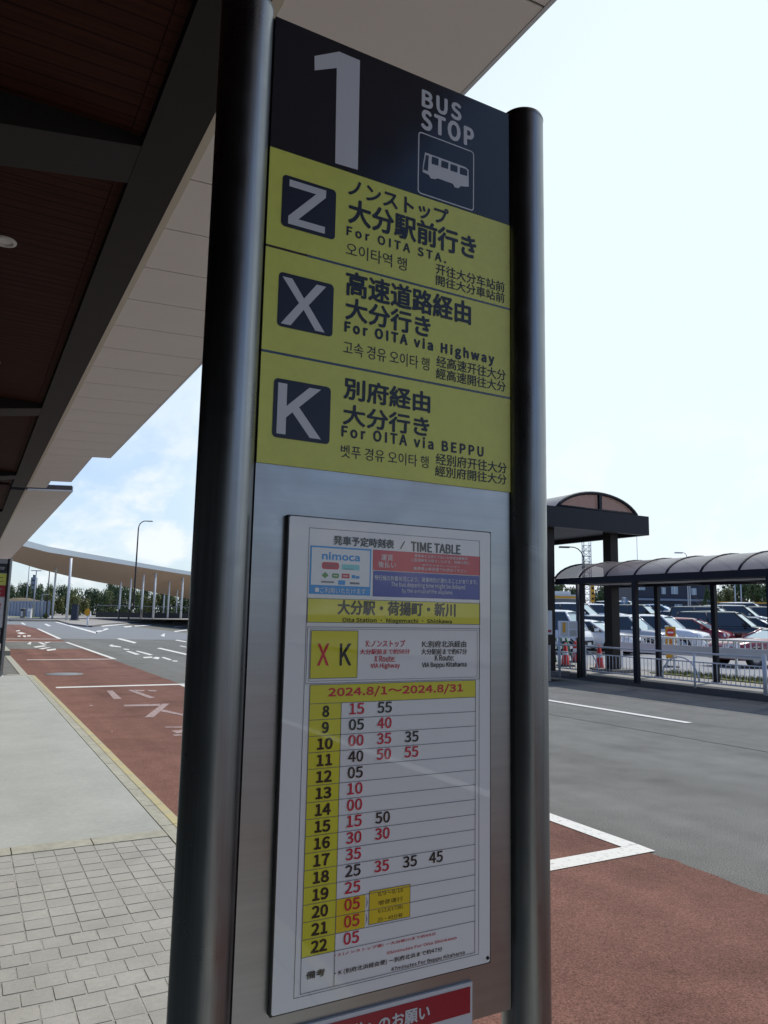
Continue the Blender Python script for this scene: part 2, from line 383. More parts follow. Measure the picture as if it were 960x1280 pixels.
def outline(mb, x0, z0, x1, z1, w, y, mi=0):
    rects(mb, x0, z0, x1, z0 + w, y, mi); rects(mb, x0, z1 - w, x1, z1, y, mi)
    rects(mb, x0, z0 + w, x0 + w, z1 - w, y, mi); rects(mb, x1 - w, z0 + w, x1, z1 - w, y, mi)

# ================================================================== SETTING
KX0, KX1 = 1.325, 1.487          # kerb inner and outer edge
WALK = .15
def ground_pieces():
    g = MB(); g.poly([(-1500, -1500, -.03), (1500, -1500, -.03), (1500, 1500, -.03), (-1500, 1500, -.03)]); structure(g.build('ground', 'earth'))
    r = MB(); r.poly([(-60, -60, 0), (14.95, -60, 0), (14.95, 160, 0), (-60, 160, 0)]); structure(r.build('road', 'asphalt'))
    n = MB(); n.poly([(KX1, 46.5, .0035), (14.9, 43.5, .0035), (14.9, 108, .0035), (KX1, 108, .0035)]); structure(n.build('road_resurfacing', 'asphalt_old'))
    b = MB()
    rj = random.Random(9); edge = [(4.44, -40, .004)]; yy = -8.0
    while yy < 34: edge.append((4.44 + rj.gauss(0, .011), yy, .004)); yy += rj.uniform(.05, .16)
    edge.append((4.44, 34.3, .004))
    for p_, q_ in zip(edge[:-1], edge[1:]): b.poly([(KX1, p_[1], .004), p_, q_, (KX1, q_[1], .004)])
    b.poly([(KX1, 41.0, .004), (4.60, 41.0, .004), (4.66, 46.4, .004), (KX1, 46.4, .004)])
    b.poly([(KX1, 46.6, .007), (4.68, 46.6, .007), (5.25, 70, .007), (4.9, 84, .007), (KX1, 84, .007)])
    structure(b.build('bus_bay_surface', 'red_asphalt'))
    # pavement slabs
    s = MB(); s.box((-12, 5.50, -.02), (KX0 - .006, 19.1, WALK)); s.box((-12, -40, -.02), (KX0 - .006, 1.2, WALK))
    s.box((-12, 1.2, -.02), (-1.06, 5.33, WALK)); s.box((-12, 29.5, -.02), (1.30, 84, WALK + .02)); structure(s.build('sidewalk', 'concrete'))
    e = MB(); y0 = -1.1
    for k in range(5): e.box((-1.05 + k * .475, 5.335, -.02), (-1.05 + k * .475 + .468, 5.495, WALK + .003))
    structure(e.build('edging_strip', 'kerb'))
    j = MB(); j.box((-1.055, 1.205, -.02), (KX0 - .006, 5.333, WALK - .0025)); structure(j.build('paving_bed', 'joint'))
    p = MB(); rnd = random.Random(3); px = .1185
    def row(y0, y1, sh):
        x = KX0 - .008 - px * 20 - sh
        while x < KX0 - .02:
            a = max(x, -1.05); b = min(x + px - .0034, KX0 - .008)
            if b - a > .02:
                dz = rnd.uniform(-.0012, .0012); t = [rnd.uniform(-.0006, .0006) for _ in range(4)]
                z = WALK + dz
                p.add([(a, y0, z - .02), (b, y0, z - .02), (b, y1, z - .02), (a, y1, z - .02), (a + .003, y0 + .003, z + t[0]), (b - .003, y0 + .003, z + t[1]), (b - .003, y1 - .003, z + t[2]), (a + .003, y1 - .003, z + t[3])],
                      [(4, 5, 6, 7), (0, 1, 5, 4), (1, 2, 6, 5), (2, 3, 7, 6), (3, 0, 4, 7)], rnd.choice((0, 0, 1, 1, 2)))
            x += px
    y = 5.33; i = 0; ph = .1240
    while y > 1.25:
        if 10 <= i < 17: sh = (i % 2) * px * .5
        else: sh = 0
        row(y - ph + .0034, y, sh); y -= ph; i += 1
    structure(p.build('block_paving', ['paver', 'paver_b', 'paver_c']))
    # kerb stones with worn yellow edge
    k = MB(); ky = MB(); y = -40.0
    while y < 18.6:
        l = .60; a, b = y + .004, y + l - .004
        k.box((KX0, a, -.02), (KX1, b, WALK + .002))
        ky.poly([(KX1 - .070, a, WALK + .005), (KX1 - .004, a, WALK + .005), (KX1 - .004, b, WALK + .005), (KX1 - .070, b, WALK + .005)])
        y += l
    # rounded end of the kerb
    for t in range(7):
        a0, a1 = R(90 * t / 7), R(90 * (t + 1) / 7); c = Vector((KX1 - .55, y, 0))
        q = []
        for rr, aa in ((.39, a0), (.55, a0), (.55, a1), (.39, a1)): q.append(c + Vector((rr * math.cos(aa), rr * math.sin(aa), WALK + .002)))
        k.slab(q, .17)
    y2 = 29.5
    while y2 < 83: k.box((1.30, y2, -.02), (KX1, y2 + .994, WALK + .022)); y2 += 1
    k.box((KX1 - .17, 19.35, -.02), (KX1, 29.4, .012))
    structure(k.build('kerb', 'kerb')); structure(ky.build('kerb_paint', 'kerb_yellow'))
    # far platform beyond the road
    f = MB(); f.box((15.12, -40, -.02), (30, 24, WALK)); structure(f.build('platform', 'platform'))
    fk = MB(); y = -40.0
    while y < 24: fk.box((14.95, y, -.02), (15.115, y + .994, WALK + .003)); y += 1
    structure(fk.build('platform_kerb', 'kerb_dark'))  # shadow on this kerb is put into its darker colour
    # car park ground with gentle rise
    lot = MB(); nx, ny = 40, 40; x0, x1, yy0, yy1 = 18.6, 140, 2, 140
    V = []
    for jx in range(nx + 1):
        for jy in range(ny + 1):
            x = x0 + (x1 - x0) * jx / nx; yv = yy0 + (yy1 - yy0) * jy / ny
            V.append((x, yv, max(lot_z(x, yv), 0) + (.155 if yv < 24 and x < 30.1 else .155)))
    lot.add(V, [(a * (ny + 1) + b, (a + 1) * (ny + 1) + b, (a + 1) * (ny + 1) + b + 1, a * (ny + 1) + b + 1) for a in range(nx) for b in range(ny)], 0, True)
    structure(lot.build('car_park_ground', 'lot'))
    gs = MB(); gs.box((17.35, 6, .1), (18.4, 15.6, WALK + .03)); structure(gs.build('verge_soil', 'grass'))
    # far left island and paving
    isl = MB()
    pts = [on_z(*q) for q in ((12, 776.5), (74, 776.8), (90, 781.5), (112, 784), (130, 781.5), (170, 778.6), (215, 777.2), (250, 777))]
    pts = [Vector((p.x, p.y, WALK)) for p in pts]
    far = [Vector((140, 150, WALK)), Vector((60, 330, WALK)), Vector((-40, 330, WALK)), Vector((-40, 100, WALK))]
    isl.slab(pts + far, .17); structure(isl.build('island_paving', 'island_paving'))
    ik = MB()
    for a, b in zip(pts[:-1], pts[1:]):
        d = (b - a).normalized(); n_ = Vector((d.y, -d.x, 0)) * .25
        ik.slab([a + Vector((0, 0, .01)), b + Vector((0, 0, .01)), b + n_ + Vector((0, 0, .01)), a + n_ + Vector((0, 0, .01))], .18)
    structure(ik.build('island_kerb', 'kerb_dark'))
ground_pieces()

def markings():
    w = MB()
    def zq(pts, z=.009, mb=w): mb.poly([on_z(px, py, z) for px, py in pts])
    def bx(x0, y0, x1, y1, z=.009): w.poly([(x0, y0, z), (x1, y0, z), (x1, y1, z), (x0, y1, z)])
    # bay boxes: long edge + cross line
    bx(4.34, 4.203, 4.50, 17.3); w.poly([(KX1 + .3, 4.02, .009), (4.49, 4.03, .009), (4.50, 4.20, .009), (KX1 + .3, 4.20, .009)])
    bx(1.80, 17.35, 4.52, 17.60)
    bx(4.36, -16, 4.52, -2.0)
    bx(1.85, 26.9, 4.60, 27.12); bx(4.46, 27.2, 4.62, 41.0)
    bx(1.7, 45.0, 4.7, 45.35); w.poly([(4.6, 45.6, .009), (4.8, 45.6, .009), (5.38, 68, .009), (5.18, 68, .009)])
    w.poly([(1.7, 41.3, .009), (4.5, 41.0, .009), (4.5, 41.25, .009), (1.7, 41.6, .009)])
    # seam between two paving passes
    sm = MB(); rs = random.Random(4); pts = []
    for k in range(60):
        f_ = k / 59; p_ = on_z(686 + 290 * f_, 892.5 + 50 * f_, .004); pts.append((p_.x + rs.gauss(0, .012), p_.y))
    for p_, q_ in zip(pts[:-1], pts[1:]): sm.poly([(p_[0] - .02, p_[1], .004), (q_[0] - .02, q_[1], .004), (q_[0] + .02, q_[1], .004), (p_[0] + .02, p_[1], .004)])
    structure(sm.build('road_seam', 'asphalt_seam'))
    # lane line at the right
    bx(10.42, 8.64, 10.58, 13.6); bx(10.42, -2, 10.58, 3.6); bx(10.3, 22, 10.46, 27)
    z5 = lambda x, y: (20 + x / 8.727, 775 + y / 8.727)
    z6 = lambda x, y: (120 + x / 8, 790 + y / 8)
    for q in ([(48, 30), (70, 27), (110, 48), (88, 52)], [(306, 45), (330, 40), (385, 64), (350, 68)],
              [(420, 22), (455, 20), (900, 138), (870, 148)], [(870, 148), (905, 120), (960, 92), (960, 106)],
              [(815, 45), (960, 36), (960, 50), (820, 68)],
              [(120, 262), (150, 240), (168, 240), (160, 268)], [(235, 243), (275, 243), (340, 266), (295, 268)], [(320, 240), (380, 236), (350, 250), (318, 252)],
              [(185, 292), (300, 276), (340, 285), (215, 302)], [(245, 312), (330, 300), (385, 296), (290, 320)], [(330, 322), (430, 312), (440, 324), (345, 338)],
              [(10, 140), (60, 134), (112, 146), (50, 154)], [(0, 116), (40, 110), (46, 120), (0, 124)], [(75, 168), (108, 170), (108, 186), (80, 184)],
              [(15, 172), (50, 170), (50, 180), (20, 182)], [(120, 168), (160, 166), (160, 178), (125, 180)]):
        zq([z5(*p) for p in q])
    for q in ([(205, 68), (240, 62), (408, 104), (385, 114)], [(128, 134), (160, 124), (180, 134), (165, 150)], [(170, 132), (250, 146), (252, 154), (165, 146)],
              [(296, 192), (330, 190), (440, 222), (400, 228)], [(392, 190), (420, 188), (572, 226), (535, 232)], [(468, 250), (560, 246), (565, 258), (480, 262)], [(560, 262), (600, 248), (640, 254), (620, 274)],
              [(650, 254), (680, 250), (760, 276), (735, 282)], [(760, 284), (815, 286), (815, 296), (770, 294)], [(270, 166), (330, 170), (330, 178), (280, 176)],
              [(605, 162), (645, 158), (905, 218), (900, 230)], [(790, 84), (815, 78), (905, 94), (900, 102)], [(832, 140), (850, 136), (905, 148), (900, 154)],
              [(645, 36), (668, 22), (690, 12), (684, 48)], [(0, 0), (18, 0), (24, 12), (0, 14)]):
        zq([z6(*p) for p in q])
    # pale line along the island edge
    z3 = lambda x, y: (120 + x / 7.385, 640 + y / 7.385)
    zq([z3(-10, 1034), z3(340, 1012), z3(690, 1004), z3(700, 1018), z3(340, 1030), z3(60, 1058)])
    zq([z3(700, 1016), z3(845, 1006), z3(845, 1018), z3(705, 1026)]); zq([z3(720, 1100), z3(840, 1084), z3(840, 1094), z3(730, 1108)]); zq([z3(720, 1056), z3(840, 1048), z3(840, 1056), z3(730, 1064)])
    zq([z3(0, 1100), z3(100, 1072), z3(120, 1080), z3(10, 1116)]); zq([z3(250, 1056), z3(330, 1050), z3(330, 1060), z3(270, 1066)]); zq([z3(350, 1050), z3(510, 1040), z3(510, 1048), z3(360, 1058)])
    structure(w.build('road_marking', 'road_white'))
    f = MB(); z4 = lambda x, y: (100 + x / 6.857, 850 + y / 6.857)
    for q in ([(228, 92), (280, 90), (357, 160), (290, 164)], [(408, 86), (452, 84), (642, 150), (592, 155)], [(452, 84), (556, 86), (550, 96), (470, 96)], [(575, 86), (655, 88), (655, 97), (600, 97)],
              [(375, 212), (690, 204), (680, 222), (380, 226)], [(705, 203), (766, 202), (630, 318), (553, 320)], [(702, 255), (722, 255), (880, 292), (880, 304), (690, 268)],
              [(722, 400), (880, 398), (880, 407), (740, 408)], [(780, 434), (880, 426), (880, 452), (830, 458)], [(795, 468), (880, 464), (880, 476), (810, 478)], [(80, 215), (108, 213), (106, 222), (84, 223)], [(265, 436), (285, 435), (284, 442), (268, 443)]):
        f.poly([on_z(*z4(*p), .008) for p in q])
    structure(f.build('worn_road_marking', 'worn_white'))
markings()

def manhole():
    c = on_z(80, 842.5, .006)
    t = thing('manhole_cover', c, 'round grey manhole cover set in the red bus bay near the kerb', 'manhole cover')
    m = MB(); m.lathe(c, [(0.001, .006), (.34, .006), (.35, 0)], 32); m.build('lid', 'wall_grey', t)
    k = MB(); k.lathe(c, [(.36, .002), (.46, .002), (.46, -.01)], 32); k.build('collar', 'asphalt_old', t)
manhole()

# ================================================================== TERMINAL CANOPY
H = EYE.z + 3.5
def canopy(label, segs, y0, y1, beams, mainline, light=False):
    t = thing('canopy', (0, (y0 + y1) / 2, H), label, 'canopy', None)
    rise = math.tan(R(3.1))
    z_at = lambda x: H + .025 + (x - 1.28) * rise
    # white soffit boards
    sf = MB(); back = MB(); fa = MB(); rf = MB()
    for (xe, a, b) in segs:
        y = mainline - math.ceil((mainline - a) / .92) * .92
        while y < b:
            p, q = max(y + .008, a), min(y + .92 - .008, b)
            if q - p > .01:
                sf.prism([(1.33, p, z_at(1.33)), (xe - .03, p, z_at(xe - .03)), (xe - .03, q, z_at(xe - .03)), (1.33, q, z_at(1.33))], (0, 0, .012))
            y += .92
        sf.prism([(1.262, a, H + .018), (1.325, a, H + .018), (1.325, b, H + .018), (1.262, b, H + .018)], (0, 0, .012), 1)
        back.prism([(1.27, a + .01, z_at(1.27) + .016), (xe - .04, a + .01, z_at(xe - .04) + .016), (xe - .04, b - .01, z_at(xe - .04) + .016), (1.27, b - .01, z_at(1.27) + .016)], (0, 0, .02))
        fa.prism([(xe - .028, a, z_at(xe) - .006), (xe, a, z_at(xe) - .006), (xe, b, z_at(xe) - .006), (xe - .028, b, z_at(xe) - .006)], (0, 0, .16))
        rf.prism([(1.262, a + .03, z_at(1.262) + .168), (xe - .03, a + .03, z_at(xe) + .168), (xe - .03, b - .03, z_at(xe) + .168), (1.262, b - .03, z_at(1.262) + .168)], (0, 0, .02))
        for yy in (a, b): sf.prism([(1.335, yy - .012, z_at(1.335) - .004), (xe - .032, yy - .012, z_at(xe - .03) - .004), (xe - .032, yy + .012, z_at(xe - .03) - .004), (1.335, yy + .012, z_at(1.335) - .004)], (0, 0, .04)); ec = MB(); ec.prism([(1.27, yy - .018, z_at(1.27) + .042), (xe - .032, yy - .018, z_at(xe - .03) + .042), (xe - .032, yy + .018, z_at(xe - .03) + .042), (1.27, yy + .018, z_at(1.27) + .042)], (0, 0, .125)); ec.build('end_cap', 'soffit_dark', t)
    sf.build('soffit', ['soffit', 'cream'], t); back.build('soffit_backing', 'soffit_dark', t); fa.build('fascia', 'fascia', t)
    rf.box((-9, y0 + .03, H + .46), (1.262, y1 - .03, H + .50)); rf.build('roof', 'fascia', t)
    e = MB(); e.box((.885, y0, H), (1.258, y1, H + .45)); e.build('edge_beam', 'beam', t)
    w = MB(); w.box((-9, y0, H + .10), (.88, y1, H + .14)); w.build('wood_ceiling', 'wood', t)
    tr = MB(); tr.box((.80, y0, H + .086), (.882, y1, H + .098)); tr.build('ceiling_trim', 'wood', t)
    for by, bw in beams:
        c = MB(); sl = math.tan(R(11.7))
        c.prism([(.884, by, H + .004), (-6, by, H - 6.884 * sl * .75), (-6, by, H + .3), (.884, by, H + .3)], (0, bw, 0)); c.build('cross_beam', 'beam', t)
    lights = [(.03, 8.0), (.03, 12.2), (.03, 3.7)] if light else [(.03, 28.5), (.03, 33)]
    for lx, ly in lights:
        d = MB(); d.lathe((lx, ly, H + .1), [(.075, .0), (.082, -.022), (.115, -.016), (.118, 0)], 28); o = d.build('downlight', 'lamp_ring', t)
        g = MB(); g.lathe((lx, ly, H + .1), [(.001, -.004), (.074, -.004)], 24); g.build('lens', 'soffit', o)
    return t
canopy('near dark brown canopy with white soffit boards over the pavement', [(2.745, -30, 18.7), (2.335, 18.72, 22.8), (1.80, 22.82, 24.2)], -30, 24.2,
       [(5.57, .57), (14.28, .6), (22.1, .7), (-3.1, .57), (-11.8, .57)], 3.10, True)
canopy('further canopy with pale soffit beyond the gap, behind the smaller bus stop sign', [(2.60, 24.75, 66)], 24.75, 66, [(30.9, 1.6), (40, .7), (50, .7)], 3.10)

def unseen_terminal():  # unseen front, added so the steel posts reflect something dark
    t = thing('unseen_terminal', (-7, 0, WALK), 'dark terminal front under the canopy, added outside the frame for dark reflections', 'building')
    m = MB(); m.box((-9.2, -30, WALK), (-7.0, 66, H + .05)); m.build('wall', 'bronze_brown', t)
    g = MB()
    for k in range(16): g.box((-6.99, -28 + k * 5.6, WALK + .3), (-6.96, -28 + k * 5.6 + 4.6, 3.4))
    g.build('window', 'pane', t)
unseen_terminal()

# ================================================================== BUS STOP SIGN
D = 1.2
def pipe(t, cx, cy, r, ztop):
    m = MB(); m.lathe((cx, cy, WALK), [(r, .01), (r, ztop - WALK - .012)], 48); p = m.build('post', 'steel', t)
    c = MB(); c.lathe((cx, cy, ztop), [(r + .0006, -.013), (r + .0006, -.010), (r - .002, -.004), (r - .008, .0), (.001, .002)], 48); c.build('end_cap', 'steel', p)
    f = MB(); f.lathe((cx, cy, WALK), [(r + .05, .001), (r + .05, .01), (r + .002, .012)], 32); f.build('base_flange', 'steel_plate', p)
    return p
def main_sign():
    A = on_y(342, 22, D); B = on_y(633, 142, D); XL, XR = on_y(320, 577, D).x, on_y(636.8, 616, D).x
    t = thing('bus_stop_sign', ((XL + XR) / 2, D, WALK), 'large bus stop sign number 1 with yellow route boards between two steel posts', 'bus stop sign')
    yc = D + .012; r = .0468
    pipe(t, .2974 * (D + .012), yc, r, 2.752); pipe(t, .8196 * (D + .012), yc, r, 2.752)
    zt = .9053 * D + EYE.z; zb = -.5995 * D + EYE.z
    zy = [v * D + EYE.z for v in (.69041, .53396, .37369, .21005)]
    bp = MB(); bp.box((XL, D, zb), (XR, D + .024, zt)); bp.build('back_plate', 'steel_plate', t)
    eg = MB(); eg.box((XL - .004, D + .004, zb), (XL - .0004, D + .022, zt)); eg.box((XR + .0004, D + .004, zb), (XR + .004, D + .022, zt)); eg.build('plate_edge', 'steel_edge', t)
    yb = D - .003; yl = yb - .0006
    # header
    h = MB(); h.box((XL, yb, zy[0] + .0001), (XR, D - .0003, zt)); hb = h.build('header_board', 'navy', t)
    n = MB(); pts = [on_y(*q, yl) for q in ((393.2, 70), (393.2, 88), (421, 85), (419, 204), (447.3, 212.3), (450, 75.5), (424, 64.5))]
    n.poly(pts[::-1]); n.build('numeral', 'sign_white', hb)
    w = MB(); writep(w, 'BUS', (527, 133), (577, 131), yl, 0, .05, 1.08); writep(w, 'STOP', (526, 160.5), (592.5, 161), yl, 0, .05, 1.08); w.build('lettering', 'sign_white', hb)
    a = on_y(523, 163.5, yl); b = on_y(592.4, 264.5, yl); x0, z1, x1, z0 = a.x, a.z, b.x, b.z
    fr = MB(); o_ = rrect(x0, z0, x1, z1, .008, yl); i_ = rrect(x0 + .0026, z0 + .0026, x1 - .0026, z1 - .0026, .0058, yl); k = len(o_)
    fr.add(o_ + i_, [(i, (i + 1) % k, (i + 1) % k + k, i + k) for i in range(k)]); fr.build('symbol_frame', 'sign_white', hb)
    ic = MB(); P = lambda q, y=yl: on_y(320 + q[0] / 2.526, q[1] / 2.526, y)
    ic.poly([P(q) for q in ((534, 481), (662, 528), (671, 537), (672, 590), (646, 588), (640, 594), (628, 592), (621, 580), (573, 563), (566, 566), (552, 563), (545, 552), (526, 543), (527, 522))][::-1])
    ic2 = [((537, 489), (546, 492), (543, 540), (529, 535)), ((556, 494), (577, 501), (576, 523), (555, 517)), ((586, 506), (608, 514), (607, 534), (585, 527)), ((615, 517), (637, 525), (636, 545), (614, 538)), ((645, 528), (663, 534), (668, 541), (667, 556), (644, 549))]
    for q in ic2: ic.poly([P(p, yl - .0004) for p in q][::-1], 1)
    ic.build('bus_symbol', ['sign_white', 'navy'], hb)
    # route boards
    rows = [
        ('Z', (353.7, 217.2), (418.6, 300.3), (360, 279.2), (407.7, 238.3),
         [('ノンストップ', (435, 244), (561, 262), .030), ('大分駅前行き', (435, 278.5), (595.5, 296), .030), ('For OITA STA.', (433.2, 293.8), (558, 318.4), .045, 1.18),
          ('오이타역 행', (432.5, 318.5), (508.7, 323.3), .0), ('开往大分车站前', (545, 342.2), (630.8, 353), .010), ('開往大分車站前', (545, 356), (630.8, 366.7), .010)]),
        ('X', (349, 339), (415.5, 421.5), (350.8, 404), (407.7, 358.6),
         [('高速道路経由', (432, 368.6), (589, 377.8), .030), ('大分行き', (431.4, 399.2), (538.6, 396), .030), ('For OITA via Highway', (430.3, 418.6), (618, 442.3), .045, 1.15),
          ('고속 경유 오이타 행', (429, 442), (537, 448), .0), ('经高速开往大分', (545.5, 458.3), (632.3, 462.7), .010), ('經高速開往大分', (545, 473), (632.3, 477.3), .010)]),
        ('K', (342.8, 471.8), (411.7, 555.7), (345.4, 541.5), (403, 487.5),
         [('別府経由', (429.2, 498.4), (538.2, 490.4), .030), ('大分行き', (428.5, 530.5), (537, 522), .030), ('For OITA via BEPPU', (426.7, 545.8), (604.6, 557.9), .045, 1.15),
          ('벳푸 경유 오이타 행', (426, 571.3), (536, 570.6), .0), ('经别府开往大分', (544.8, 580.5), (633.7, 578.6), .010), ('經別府開往大分', (544, 595), (633.4, 593.2), .010)])]
    for i, (L_, ta, tb, la, lb, lines) in enumerate(rows):
        b_ = MB(); b_.box((XL, yb, zy[i + 1] + (.0022 if i < 2 else 0)), (XR, D - .0003, zy[i] - (.0022 if i else .0005))); bo = b_.build('route_board', 'sign_yellow', t)
        bo['label'] = 'yellow board of route ' + L_
        p0, p1 = on_y(*ta, yl), on_y(*tb, yl)
        ti = MB(); ti.poly(rrect(p0.x, p1.z, p1.x, p0.z, .008, yl)); ti.build('letter_tile', 'ink_navy', bo)
        le = MB(); writep(le, L_, la, lb, yl - .0005, 0, .012); le.build('route_letter', 'sign_white', bo)
        w = MB()
        for ln in lines: writep(w, ln[0], ln[1], ln[2], yl, 0, ln[3], ln[4] if len(ln) > 4 else 1.0)
        w.build('lettering', 'ink_navy', bo)
    dv = MB()
    for z in zy[1:3]: dv.box((XL, yb - .0002, z - .0021), (XR, D - .0003, z + .0021))
    dv.build('divider_strip', 'ink_black', t)
    # timetable case
    yc0 = D - .013; yp = yc0 - .0004; y1 = yp - .0004; y2 = y1 - .0004; y3 = y2 - .0004
    a = on_y(360.8, 643, yc0); b = on_y(613.3, 1203.5, yc0)
    cs = MB(); cs.box((a.x, yc0, b.z), (b.x, D - .0004, a.z)); tc = cs.build('timetable_case', 'case_dark', t)
    sh = MB(); sh.poly(rrect(a.x + .002, b.z + .002, b.x - .002, a.z - .002, .004, yp)); sh.build('timetable_sheet', 'paper', tc)
    ln = MB()
    c0 = on_y(380.6, 840, y1).x; c1 = on_y(599.4, 840, y1).x; cz1 = on_y(598.8, 676, y1).z; cz0 = on_y(597.7, 1193, y1).z; lw = .0009
    outline(ln, c0, cz0, c1, cz1, lw, y1)
    # title
    blk = MB(); red = MB(); wht = MB(); blu = MB()
    def flush(nm):
        nonlocal blk, red, wht, blu
        for mb, mt, c_ in ((blk, 'ink_black', 'black'), (red, 'ink_red', 'red'), (wht, 'paper', 'white'), (blu, 'ink_blue', 'blue')):
            if mb.v: mb.build(c_ + '_' + nm, mt, tc)
        blk = MB(); red = MB(); wht = MB(); blu = MB()
    writep(blk, '発車予定時刻表', (417, 681), (493, 674.6), y2, 0, .03); writep(blk, '/', (500.5, 686), (506.5, 676.8), y2); writep(blk, 'TIME TABLE', (514, 689.0), (576, 681.5), y2, 0, .03)
    flush('title')
    def block(tl, br, m, nm, inset=None):
        p, q = on_y(*tl, y1), on_y(*br, y1); o = MB(); rects(o, p.x, q.z, q.x, p.z, y1)
        if inset: rects(o, p.x + inset[0], q.z + inset[1], q.x - inset[0], p.z - inset[0], y1 - .0002, 1)
        return o.build(nm, m, tc), p, q
    # card panel
    _, p, q = block((388.2, 681.6), (463, 744.7), ['ink_blue', 'paper'], 'card_panel', (.0028, .0155))
    writep(blu, 'nimoca', (402.5, 699.4), (450, 692.5), y2, 0, .05)
    writep(wht, 'ご利用いただけます', (400, 741.0), (457, 736.0), y2, 0, 0)
    zf = lambda x, y: (340 + x / 3.2, 630 + y / 3.2)
    flush('card_lettering'); chips = MB()
    for (x0, y0, x1, y1_, mi, rr) in ((200, 231, 268, 263, 0, .0045), (280, 241, 350, 266, 1, .001), (199, 271, 226, 298, 2, .001), (240, 277, 268, 297, 3, .003), (279, 278, 310, 298, 4, .001), (265, 305, 293, 324, 5, .001), (172, 334, 188, 352, 6, .002)):
        u, v = on_y(*zf(x0, y0), y2), on_y(*zf(x1, y1_), y2)
        if mi == 2:
            mx, mz = (u.x + v.x) / 2, (u.z + v.z) / 2; chips.poly([(mx, y2, v.z), (v.x, y2, mz), (mx, y2, u.z), (u.x, y2, mz)], mi)
        else: chips.poly(rrect(u.x, v.z, v.x, u.z, min(rr, (v.x - u.x) / 2.05, (u.z - v.z) / 2.05), y2), mi)
    for (x0, y0, x1, y1_, mi) in ((320, 284, 333, 298, 5), (336, 288, 350, 299, 5), (198, 308, 248, 316, 7), (312, 313, 350, 322, 7), (210, 244, 258, 250, 7), (246, 285, 262, 289, 6), (284, 286, 304, 290, 6), (290, 258, 326, 262, 7)):
        u, v = on_y(*zf(x0, y0), y3), on_y(*zf(x1, y1_), y3); rects(chips, u.x, v.z, v.x, u.z, y3, mi)
    chips.build('card_symbols', ['paper_red', 'paper_teal', 'ink_green', 'ink_green', 'paper_red', 'ink_blue', 'paper', 'line_grey'], tc)
    block((466.6, 687), (600, 719.5), 'paper_red', 'red_block'); block((466.6, 713.3), (599.7, 749.9), 'paper_blue', 'blue_block')
    writep(wht, '運賃', zf(436, 225), zf(484, 203), y2, 0, 0); writep(wht, '後払い', zf(425, 253), zf(495, 232), y2, 0, 0)
    for s_, l0, l1 in (('乗車券をお持ちでないお客様は乗車時', (570, 212), (782, 214)), ('に整理券をお取りいただき、降車の際に', (556, 229), (790, 231)), ('運賃をお支払いください', (600, 247), (750, 248)), ('乗車券は券売機でお求めください', (566, 264), (780, 262))):
        writep(wht, s_, zf(*l0), zf(*l1), y2)
    writep(wht, '飛行機の到着状況により、発車時刻が遅れることがあります。', zf(410, 304), zf(822, 304), y2)
    writep(wht, 'The bus departing time might be delayed', zf(476, 334), zf(772, 324), y2); writep(wht, 'by the arrival of the airplane.', zf(520, 358), zf(724, 346), y2)
    flush('information_lettering')
    _, p, q = block((384.7, 747.4), (600, 781), 'paper_yellow', 'station_band'); outline(ln, p.x, q.z, q.x, p.z, lw, y2)
    writep(blk, '大分駅・荷揚町・新川', (421.9, 768.4), (569.7, 754), y2, 0, .03); writep(blk, 'Oita Station ・ Niagemachi ・ Shinkawa', (428, 779.0), (565, 774.2), y2, 0, .02)
    flush('station_names')
    p, q = on_y(384.4, 783.2, y1), on_y(599.8, 849.0, y1); outline(ln, p.x, q.z, q.x, p.z, lw, y1); outline(ln, p.x + .005, q.z + .004, q.x - .006, p.z - .0034, lw * .7, y1)
    _, p, q = block((389, 787.8), (446.6, 847.2), 'paper_yellow', 'route_block'); outline(ln, p.x, q.z, q.x, p.z, lw, y2)
    writep(red, 'X', (396.3, 832), (411.9, 804.4), y2, 0, .035); writep(blk, 'K', (424.4, 832), (440, 804.4), y2, 0, .035)
    flush('route_letter')
    RED_ = red
    for c9, s_, l0, l1, bo in ((red, 'X:ノンストップ', (457, 809), (506.6, 800), .03), (red, '大分駅前まで約58分', (450, 818), (512.5, 811), .03), (red, 'X Route:', (468, 827.5), (494, 819.7), .03), (red, 'VIA Highway', (463.4, 837), (500, 828.4), .004),
                           (blk, 'K:別府北浜経由', (528, 809.4), (583, 801), .03), (blk, '大分駅前まで約67分', (526.9, 818.4), (583.8, 810.6), .03), (blk, 'K Route:', (543.8, 826), (567.5, 818.4), .03), (blk, 'VIA Beppu Kitahama', (527.5, 836), (583.4, 827), .03)):
        writep(red if c9 is RED_ else blk, s_, l0, l1, y2, 0, .016)
    flush('route_lettering')
    # hours grid
    hx0 = on_y(387, 870, y1).x; hx1 = on_y(427, 870, y1).x; tx1 = on_y(594.7, 871, y1).x
    zt0 = on_y(387.5, 856, y1).z; zt1 = on_y(387, 880, y1).z; ze = on_y(375.7, 1198, y1).z; pit = (zt1 - ze) / 15
    o = MB(); rects(o, hx0, zt1, tx1, zt0, y1); o.build('date_band', 'paper_yellow', tc)
    o = MB(); rects(o, hx0, ze, hx1, zt1 - .0004, y1); o.build('hour_column', 'paper_yellow', tc)
    write(red, '2024.8/1～2024.8/31', hx0 + .034, zt1 + .008, tx1 - .029, zt0 - .0055, y2, 0, .035)
    flush('date_lettering')
    outline(ln, hx0, ze - pit * 2.05, tx1, zt0, lw, y2); rects(ln, hx1 - lw / 2, ze - pit * 2.05, hx1 + lw / 2, zt1, y2)
    for k in range(16): rects(ln, hx0, zt1 - k * pit - lw / 2, tx1, zt1 - k * pit + lw / 2, y2)
